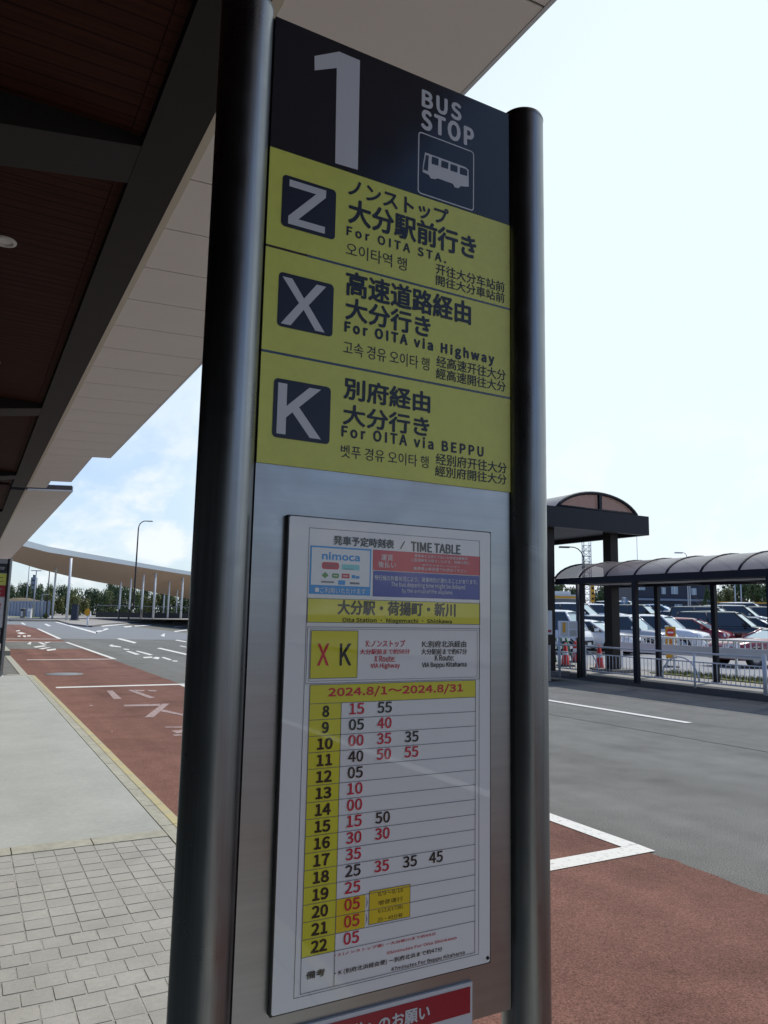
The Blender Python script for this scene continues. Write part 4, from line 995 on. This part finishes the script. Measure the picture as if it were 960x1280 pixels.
for k, (shape, lm) in enumerate((('dome', 'leaf_dark'), ('dome', 'leaf_mid'), ('dome', 'leaf_dark'), ('dome', 'leaf_olive'), ('cone', 'leaf_dark'), ('ball', 'leaf_dark'), ('ball', 'leaf_olive'))):
    CR[k] = crown_mesh('crown', 20 + k, shape, 2600 if shape != 'ball' else 1800, lm, .055 if shape != 'ball' else .06, 11)
TR = [trunk_mesh(90 + k) for k in range(3)]
def tree(p, h, w, kind, label, group, name='tree', cat='tree', rot=0):
    t = thing(name, p, label, cat, group)
    for nm, me in (('crown', CR[kind]), ('trunk', TR[kind % 3])):
        o = bpy.data.objects.new(nm, me); COL.objects.link(o); o.parent = t
        if nm == 'crown': o.scale = (w, w, h * (.9 if kind < 5 else .98)); o.location = (0, 0, h * (.05 if kind < 5 else .01))
        else: o.scale = (h, h, h)
    t.rotation_euler = (0, 0, rot)
    return t
rt = random.Random(11)
def place_tree(px, top, q, wpx, kind, label, group='trees beyond the far kerb', base=None, **k):
    p = deep(px, 770, q); z0 = base if base is not None else lot_z(p.x, p.y); zt = deep(px, top, q).z
    return tree(Vector((p.x, p.y, z0)), zt - z0, wpx * q / FPX / 2, kind, label, group, rot=rt.uniform(0, 6), **k)
row_l = [(14, 731, 190, 26, 0), (29, 727, 195, 22, 2), (44, 729, 185, 26, 0), (60, 731, 175, 26, 1), (66, 737, 165, 30, 3), (78, 730, 185, 24, 2), (90, 736, 168, 30, 1), (98, 740, 160, 30, 3), (108, 734, 182, 28, 0), (121, 736, 170, 30, 2), (133, 738, 165, 28, 1),
         (140, 726, 190, 26, 0), (150, 729, 185, 28, 2), (162, 734, 170, 28, 1), (175, 732, 180, 28, 0), (187, 736, 172, 28, 3), (200, 735, 185, 30, 2), (212, 741, 170, 28, 1), (226, 742, 175, 30, 0), (240, 740, 180, 30, 2), (255, 741, 178, 30, 0), (2, 730, 190, 28, 2)]
nb_l = ['tree at the left edge behind the second sign', 'tree beside the distant tower', 'tree under the twin lamp', 'pale green tree behind the dark pole', 'low olive tree beside the white column', 'tree between the two left columns', 'mid green tree behind the left columns', 'low olive tree above the dark pillar', 'tree behind the orange marker', 'dark tree right of the orange marker', 'mid green tree left of the column row', 'tallest dark tree over the column row', 'dark tree between the first two columns of the row', 'mid green tree behind the lamp post', 'dark tree right of the tall lamp post', 'olive tree between columns', 'dark tree under the canopy right end', 'mid green tree low under the canopy', 'dark tree beside the big steel post', 'tree hidden by the big steel post', 'second tree hidden by the big steel post', 'dark tree at the left frame edge']
for a, l in zip(row_l, nb_l): place_tree(a[0], a[1], a[2], a[3], a[4], l, base=0.0)

# ================================================================== FAR LEFT: curved canopy, lamps, fences
def curved_canopy():
    near_px = [(24, 681), (60, 690), (100, 696.5), (140, 703), (180, 709.5), (220, 716), (262, 722.5), (300, 728)]
    far_px = [(2, 697), (48, 711), (85, 720), (122, 727.5), (165, 735), (200, 742), (240, 749.5), (280, 756)]
    nq = [88, 98, 108, 120, 133, 147, 165, 182]; fq = [100, 112, 121, 131, 143, 157, 175, 192]
    np_ = [deep(*p, q) for p, q in zip(near_px, nq)]; fp = [deep(*p, q) for p, q in zip(far_px, fq)]
    t = thing('curved_canopy', (np_[3].x, np_[3].y, WALK), 'long curved canopy with brown underside and white columns across the road', 'canopy')
    m = MB(); n = len(np_); up = Vector((0, 0, .25))
    m.add(np_ + fp, [(i, i + 1, i + 1 + n, i + n) for i in range(n - 1)], 0, True); m.build('soffit', 'timber_soffit', t)
    m = MB(); m.add([p + Vector((0, 0, .70)) for p in np_] + [p + up for p in fp], [(i, i + 1, i + 1 + n, i + n) for i in range(n - 1)], 0, True); m.build('roof', 'fascia', t)
    out = [(-(FWD.x * .9), -(FWD.y * .9)) for _ in np_]
    m = MB(); m.add([p + Vector((ox * .03, oy * .03, -.03)) for p, (ox, oy) in zip(np_, out)] + [p + Vector((ox * .03, oy * .03, .72)) for p, (ox, oy) in zip(np_, out)], [(i, i + 1, i + 1 + n, i + n) for i in range(n - 1)], 0, True); m.build('fascia', 'canopy_edge', t)
    for (px, top, bot, q, w) in ((83.5, 697, 774, 103, 3.2), (65.5, 709, 776, 110, 2.4), (148.5, 727, 774, 130, 2.2), (161, 723, 774, 131, 2.2), (176.5, 718, 775, 135, 2.6), (191.5, 713.5, 775, 139, 2.8), (204, 738, 774, 158, 1.8), (209.5, 725, 774, 150, 2.2), (220, 731, 774, 160, 1.8), (226, 719.5, 775, 152, 2.8)):
        a = deep(px, 770, q); zt = deep(px, top, q).z; r_ = w * q / FPX / 2
        m = MB(); m.tube([(a.x, a.y, WALK), (a.x, a.y, zt)], r_, 12); m.build('column', 'white_paint', t)
curved_canopy()

def lamp_post(px, top, q, label, arm=0.0, twin=False, m_='pole_grey', r_=.09, head=True, base=None):
    a = deep(px, 770, q); z0 = base if base is not None else (lot_z(a.x, a.y) + (.15 if a.x > 18 else WALK)); zt = deep(px, top, q).z; s = Vector((math.cos(YAW), -math.sin(YAW), 0))
    t = thing('lamp_post', (a.x, a.y, z0), label, 'lamp post', None); A = Vector((a.x, a.y, 0)); am = arm * q / FPX
    if arm:
        pth = [A + Vector((0, 0, z0)), A + Vector((0, 0, z0 + (zt - z0) * .5)), A + Vector((0, 0, zt - abs(am) * .9))] + [A + s * (am * (1 - math.cos(R(k)))) * .75 + Vector((0, 0, zt - abs(am) * .9 + abs(am) * .9 * math.sin(R(k)))) for k in (20, 40, 60, 80)] + [A + s * am + Vector((0, 0, zt))]
        m = MB(); m.tube(pth, [r_, r_ * .8, r_ * .6] + [r_ * .5] * 5, 8); m.build('pole', m_, t); hp = A + s * am + Vector((0, 0, zt - .04))
    else:
        m = MB(); m.tube([A + Vector((0, 0, z0)), A + Vector((0, 0, zt))], [r_, r_ * .6], 8); m.build('pole', m_, t); hp = A + Vector((0, 0, zt))
    if head:
        sg = 1 if arm >= 0 else -1
        for k in ((-1, 1) if twin else (sg,)):
            m = MB(); m.obox(hp + s * (.38 * k) - Vector((0, 0, .05)), s * .42, Vector((-s.y, s.x, 0)) * .16, .13); m.build('lamp_head', 'pole_grey' if m_ != 'pole_dark' else 'pole_dark', t)
    return t
lamp_post(166, 649, 118, 'tall dark street lamp with curved arm rising above the curved canopy', 11, m_='pole_dark', r_=.16)
lamp_post(41, 713, 120, 'short pale twin head lamp beside the distant tower', 0, True, r_=.12)
lamp_post(31.5, 702, 150, 'thin lamp post with an arm bent left at the left edge', -4, r_=.12)
lamp_post(57.5, 705, 125, 'thin dark bare pole left of the white columns', 0, m_='pole_dark', r_=.12, head=False)
lamp_post(51, 743, 110, 'stubby pale bollard lamp by the blue grey hoarding', 0, r_=.12)

def simple(name, label, cat, pieces, loc, group=None):
    t = thing(name, loc, label, cat, group)
    for nm, mb, mt in pieces: mb.build(nm, mt, t)
    return t
def far_left_items():
    s = Vector((math.cos(YAW), -math.sin(YAW), 0)); f = Vector((s.y * -1, s.x, 0))
    # dark pillar sign
    a = on_z(93, 775.5, WALK); q = (a - EYE).dot(FWD); w = 7.5 * q / FPX / 2; zt = deep(93, 756, q).z
    m = MB(); m.obox((a.x, a.y, WALK), s * w, f * .3, zt - WALK); c = MB(); c.obox((a.x, a.y, zt), s * (w + .05), f * .34, .08); b = MB(); b.obox((a.x, a.y, WALK + .001), s * (w * 1.3), f * .42, .12)
    simple('information_pillar', 'dark slate pillar standing on the island left of the orange marker', 'pillar', [('body', m, 'wall_blue'), ('cap', c, 'pole_dark'), ('base', b, 'kerb_dark')], (a.x, a.y, WALK))
    # orange marker on white post
    a = on_z(109, 783, WALK); q = (a - EYE).dot(FWD); u = q / FPX
    p = MB(); p.tube([(a.x, a.y, WALK), (a.x, a.y, deep(109, 770, q).z)], 1.1 * u, 8)
    pl = MB(); c = Vector((a.x, a.y, deep(109, 770, q).z)); pl.obox(c + s * (.9 * u), s * 2.4 * u, f * .06, 6 * u)
    o = MB(); c = Vector((a.x, a.y, deep(109, 768.5, q).z)) - f * .07; pts = []
    for k in range(12): pts.append(c + s * (u * (-.8 + 3.6 * math.cos(R(30 * k)))) + Vector((0, 0, u * (3.0 + 4.6 * math.sin(R(30 * k))))))
    o.prism(pts, f * .05)
    simple('island_marker', 'orange marker with a white plate on a white post at the island nose', 'traffic sign', [('post', p, 'rail_white'), ('plate', pl, 'rail_white'), ('orange_disc', o, 'amber')], (a.x, a.y, WALK))
    # low dark wall and rail behind the columns
    A = deep(120, 770, 150); B = deep(300, 774, 168); d = (B - A); d.z = 0; L_ = d.length; d.normalize(); nn = Vector((-d.y, d.x, 0))
    m = MB(); mid = (A + B) / 2; m.obox((mid.x, mid.y, 0), d * (L_ / 2), nn * .2, deep(160, 765.5, 156).z)
    r_ = MB(); zt = deep(160, 757, 156).z; r_.obox((mid.x, mid.y, zt - .14), d * (L_ / 2), nn * .06, .14)
    ps = MB()
    for k in range(24): c = Vector((A.x, A.y, 0)) + d * (L_ * (k + .5) / 24); ps.obox(c, d * .06, nn * .05, zt - .26)
    simple('roadside_barrier', 'low dark wall with a rail running behind the white columns', 'fence', [('wall', m, 'dark_wall'), ('rail', r_, 'wall_grey'), ('rail_posts', ps, 'dark_wall')], (mid.x, mid.y, 0))
    # blue grey hoarding
    A = deep(4, 760, 150); B = deep(62, 760, 128); d = (B - A); d.z = 0; L_ = d.length; d.normalize(); nn = Vector((-d.y, d.x, 0)); mid = (A + B) / 2
    m = MB(); m.obox((mid.x, mid.y, 0), d * (L_ / 2), nn * .08, deep(35, 751.5, 139).z); ps = MB()
    for k in range(14): c = Vector((A.x, A.y, 0)) + d * (L_ * (k + .5) / 14) - nn * .14; ps.obox(c, d * .07, nn * .05, deep(35, 751, 139).z + .1)
    simple('hoarding', 'blue grey hoarding panels in front of the left trees', 'fence', [('panel', m, 'hoarding'), ('posts', ps, 'pole_grey')], (mid.x, mid.y, 0))
    # mound of earth
    a = deep(26, 770, 165); m = MB(); zt = deep(26, 747.5, 165).z; prof = [(7, 0), (5.6, zt * .5), (4, zt * .85), (1.5, zt), (.01, zt * 1.02)]; m.lathe((a.x, a.y, 0), prof, 20)
    structure(m.build('earth_mound', 'soil'))
    # shrubs on the grass edge
    place_tree(57, 766, 112, 12, 6, 'yellow green bush at the foot of the hoarding', 'roadside bushes', base=WALK, name='bush', cat='bush')
    m = MB(); a = deep(12, 775, 118); b = deep(58, 775, 116); c = deep(60, 771.5, 126); d_ = deep(10, 771, 130); m.slab([Vector((v.x, v.y, WALK + .03)) for v in (a, b, c, d_)], .1); structure(m.build('grass_verge', 'grass'))
    # distant tower
    a = deep(39, 770, 420); w = 5.6 * 420 / FPX / 2; zt = deep(39, 721.5, 420).z; m = MB(); m.obox((a.x, a.y, 0), s * w, f * w, zt); r_ = MB(); r_.obox((a.x, a.y, zt), s * w * .5, f * w * .5, 1.5); wn = MB()
    for k in range(6): wn.obox(Vector((a.x, a.y, zt - 2.2 - k * 2.6)) - f * (w + .02), s * w * .8, f * .02, 1.0)
    simple('tower_block', 'grey blue tower block far off above the trees at left', 'building', [('wall', m, 'hoarding'), ('roof', r_, 'wall_grey'), ('window', wn, 'pane')], (a.x, a.y, 0))
    # service boxes by the hoarding
    for px, lab, mt in ((28, 'dark cabinet on the verge before the hoarding', 'pole_dark'), (37, 'pale cabinet on the verge right of the dark one', 'rail_white')):
        a = deep(px, 770, 116); m = MB(); h = deep(px, 761, 116).z - WALK; m.obox((a.x, a.y, WALK), s * .25, f * .25, h); c = MB(); c.obox((a.x, a.y, WALK + h), s * .3, f * .3, .1); b = MB(); b.obox(Vector((a.x, a.y, WALK + .2)) - f * .26, s * .18, f * .01, h * .6)
        simple('service_cabinet', lab, 'cabinet', [('body', m, mt), ('lid', c, 'pole_grey'), ('door', b, 'pole_grey')], (a.x, a.y, WALK))
far_left_items()

# ================================================================== FAR RIGHT: buildings, poles, trees
def far_right_items():
    s = Vector((math.cos(YAW), -math.sin(YAW), 0)); f = Vector((-s.y, s.x, 0))
    # toll office with yellow fascia
    q = 88; u = q / FPX; a = deep(690, 770, q); z0 = lot_z(a.x, a.y) + .1; zz = lambda py, px=700: deep(px, py, q).z
    t = thing('parking_office', (a.x, a.y, z0), 'low white roofed office with a yellow stripe left of the shelter', 'building')
    c = lambda z: Vector((a.x, a.y, z))
    m = MB(); m.obox(c(z0), s * 28 * u, f * 3, zz(749.5) - z0); m.build('wall', 'wall_grey', t)
    m = MB(); m.obox(c(zz(749.4)), s * 31 * u, f * 3.3, zz(744) - zz(749.4)); m.build('fascia', 'wall_white', t)
    m = MB(); m.obox(c(zz(748.6)) - f * 3.3, s * 27 * u, f * .05, 2.6 * u); m.build('yellow_stripe', 'amber', t)
    m = MB(); m.obox(c(zz(744)) - s * 5 * u, s * 22 * u, f * 2.5, 4.2 * u); m.build('roof', 'wall_white', t)
    for k, (x0, x1) in enumerate(((692, 700), (702, 711))):
        p = deep((x0 + x1) / 2, 770, q); m = MB(); m.obox(Vector((p.x, p.y, zz(762))) - f * 3.05, s * (x1 - x0) * u / 2, f * .04, 8 * u); m.build('window', 'pane', t)
    # yellow sign tower
    a = deep(741, 770, 80); z0 = lot_z(a.x, a.y); u = 80 / FPX; zt = deep(741, 731, 80).z; zb = deep(741, 753, 80).z
    m = MB(); m.obox((a.x, a.y, zb), s * 2.2 * u, f * .15, zt - zb); p = MB(); p.tube([(a.x, a.y, z0), (a.x, a.y, zb)], .09, 8); w = MB()
    for k in range(3): w.obox(Vector((a.x, a.y, zb + (zt - zb) * (.15 + .3 * k))) - f * .16, s * 1.3 * u, f * .01, (zt - zb) * .12)
    simple('pylon_sign', 'narrow yellow pylon sign behind the first shelter post', 'sign', [('board', m, 'amber'), ('pole', p, 'pole_grey'), ('characters', w, 'bronze')], (a.x, a.y, z0))
    # dark blue building
    q = 96; u = q / FPX; a = deep(822, 770, q); z0 = lot_z(a.x, a.y) + .1; zz = lambda py: deep(822, py, q).z
    t = thing('blue_building', (a.x, a.y, z0), 'dark blue two storey building with pale windows behind the car park', 'building'); c = lambda z: Vector((a.x, a.y, z))
    m = MB(); m.obox(c(z0), s * 46 * u, f * 5, zz(722) - z0); m.build('wall', 'wall_blue', t)
    m = MB(); m.obox(c(zz(722)), s * 47 * u, f * 5.2, .5); m.build('roof', 'wall_blue', t)
    m = MB(); m.obox(c(zz(752)) - f * 5.2, s * 46 * u, f * .18, .25); m.build('string_course', 'hoarding', t)
    for px, py, w, h in ((812, 740, 5, 8), (825, 739.5, 8, 9), (783, 737, 14, 4), (829, 758, 9, 4), (848, 741, 6, 8)):
        p = deep(px, 770, q); m = MB(); m.obox(Vector((p.x, p.y, deep(px, py + h / 2, q).z)) - f * 5.05, s * w * u / 2, f * .05, h * u); wn = m.build('window', 'pane_pale', t)
        m = MB(); m.obox(Vector((p.x, p.y, deep(px, py + h / 2, q).z)) - f * 5.12, s * .06, f * .02, h * u); m.build('glazing_bar', 'wall_white', wn)
    # yellow topped fence
    A = deep(852, 770, 92); B = deep(990, 770, 92); mid = (A + B) / 2; z0 = lot_z(mid.x, mid.y); m = MB(); m.obox((mid.x, mid.y, z0), s * (138 * 92 / FPX / 2), f * .1, deep(920, 754, 92).z - z0); r_ = MB(); r_.obox((mid.x, mid.y, deep(920, 753.9, 92).z), s * (138 * 92 / FPX / 2), f * .14, 1.6 * 92 / FPX)
    simple('boundary_fence', 'dark boundary fence with a yellow top rail under the right trees', 'fence', [('panel', m, 'wall_blue'), ('top_rail', r_, 'amber')], (mid.x, mid.y, z0))
    # white guard rail by the office
    A = deep(752, 770, 84); z0 = lot_z(A.x, A.y); u = 84 / FPX; m = MB(); m.obox((A.x, A.y, deep(752, 754, 84).z), s * 12 * u, f * .06, 1.0 * u); p = MB()
    for k in (-10, -3, 4, 11): p.obox(Vector((A.x, A.y, z0)) + s * k * u, s * .06, f * .06, deep(752, 754, 84).z - z0)
    simple('white_rail', 'short white rail beside the yellow pylon sign', 'railing', [('rail', m, 'rail_white'), ('posts', p, 'rail_white')], (A.x, A.y, z0))
    # blue parking signs on pole
    a = deep(780.5, 770, 60); z0 = lot_z(a.x, a.y) + .15; u = 60 / FPX; zs = deep(780, 752, 60).z
    p = MB(); p.tube([(a.x, a.y, z0), (a.x, a.y, zs + 4 * u)], .05, 8); b = MB(); b.prism([Vector((a.x, a.y, zs)) + s * (u * x) + Vector((0, 0, u * z)) - f * .08 for x, z in ((-4.5, -2.5), (-1, -2.5), (-2.7, 4))], f * .03); b.obox(Vector((a.x, a.y, zs - 2.5 * u)) + s * 2.6 * u - f * .07, s * 1.5 * u, f * .02, 6 * u); w = MB(); w.obox(Vector((a.x, a.y, zs + 4.2 * u)) - f * .07, s * 2.2 * u, f * .03, 1.3 * u)
    simple('parking_sign', 'small blue traffic signs on a pale pole right of the square column', 'traffic sign', [('pole', p, 'pole_grey'), ('blue_plate', b, 'car_blue'), ('white_plate', w, 'rail_white')], (a.x, a.y, z0))
    # lattice mast
    a = deep(734.5, 770, 150); z0 = 1.0; u = 150 / FPX; zt = deep(734, 676, 150).z; w = 4.4 * u; m = MB(); b = MB()
    cs = [Vector((a.x, a.y, 0)) + s * (w * i) + f * (w * j) for i, j in ((-1, -1), (1, -1), (1, 1), (-1, 1))]
    for c in cs: m.tube([c + Vector((0, 0, z0)), c + Vector((0, 0, zt))], .09, 5)
    z = z0
    while z < zt - 1:
        for i in range(4): b.tube([cs[i] + Vector((0, 0, z)), cs[(i + 1) % 4] + Vector((0, 0, z + 1.1))], .05, 4); b.tube([cs[i] + Vector((0, 0, z + 1.1)), cs[(i + 1) % 4] + Vector((0, 0, z + 1.1))], .05, 4)
        z += 1.1
    simple('lattice_mast', 'pale lattice mast seen under the tall gateway roof', 'mast', [('leg_tubes', m, 'pole_grey'), ('bracing', b, 'pole_grey')], (a.x, a.y, z0))
    lamp_post(731, 683, 62, 'dark curved street lamp leaning left in front of the lattice mast', -19, m_='pole_dark', r_=.09)
    lamp_post(798.5, 640, 110, 'very thin bare mast behind the gateway corner', 0, r_=.05, head=False)
    lamp_post(861, 690, 85, 'pale lamp post whose bent arm rises above the shelter roof', -6, r_=.08)
    lamp_post(920, 715, 74, 'left one of two pale poles before the dark trees', 0, r_=.08, head=False)
    lamp_post(927.5, 715, 70, 'right one of two pale poles before the dark trees', 0, r_=.07, head=False)
    lamp_post(863.5, 720, 80, 'pale grey pole left of the round topiary bush', 0, r_=.07, head=False)
    # pole box
    g = 'trees behind the car park'
    for a, l in (((700, 726, 120, 40, 1), 'mid green tree over the office roof'), ((722, 733, 125, 36, 0), 'dark tree between office and pylon sign'), ((757, 730, 118, 40, 2), 'dark tree right of the pylon sign'), ((787, 728, 125, 34, 3), 'olive tree beside the blue building'),
                 ((872, 733, 110, 34, 2), 'dark tree right of the blue building'), ((885, 722, 112, 46, 3), 'olive tree behind the black people carrier'), ((905, 728, 104, 36, 3), 'olive brown tree above the yellow rail'), ((922, 716, 118, 44, 0), 'dark tree behind the two pale poles'), ((945, 722, 108, 46, 1), 'mid green tree right of the pale poles'), ((975, 716, 112, 50, 0), 'dark tree at the right frame edge'), ((1000, 722, 108, 44, 2), 'dark tree beyond the right frame edge')):
        place_tree(a[0], a[1], a[2], a[3], a[4], l, g)
    place_tree(885, 731, 76, 20, 4, 'layered pine standing before the blue building', g)
    place_tree(917, 753, 74, 15, 5, 'round clipped dark bush below the pale poles', 'car park bushes', name='bush', cat='bush')
    place_tree(899, 754, 80, 14, 6, 'yellow green bush left of the round clipped bush', 'car park bushes', name='bush', cat='bush')
    place_tree(950, 756, 80, 22, 6, 'yellow green bush at the right edge', 'car park bushes', name='bush', cat='bush')
    place_tree(822, 764, 84, 14, 6, 'orange green bush before the blue wall', 'car park bushes', name='bush', cat='bush')
far_right_items()
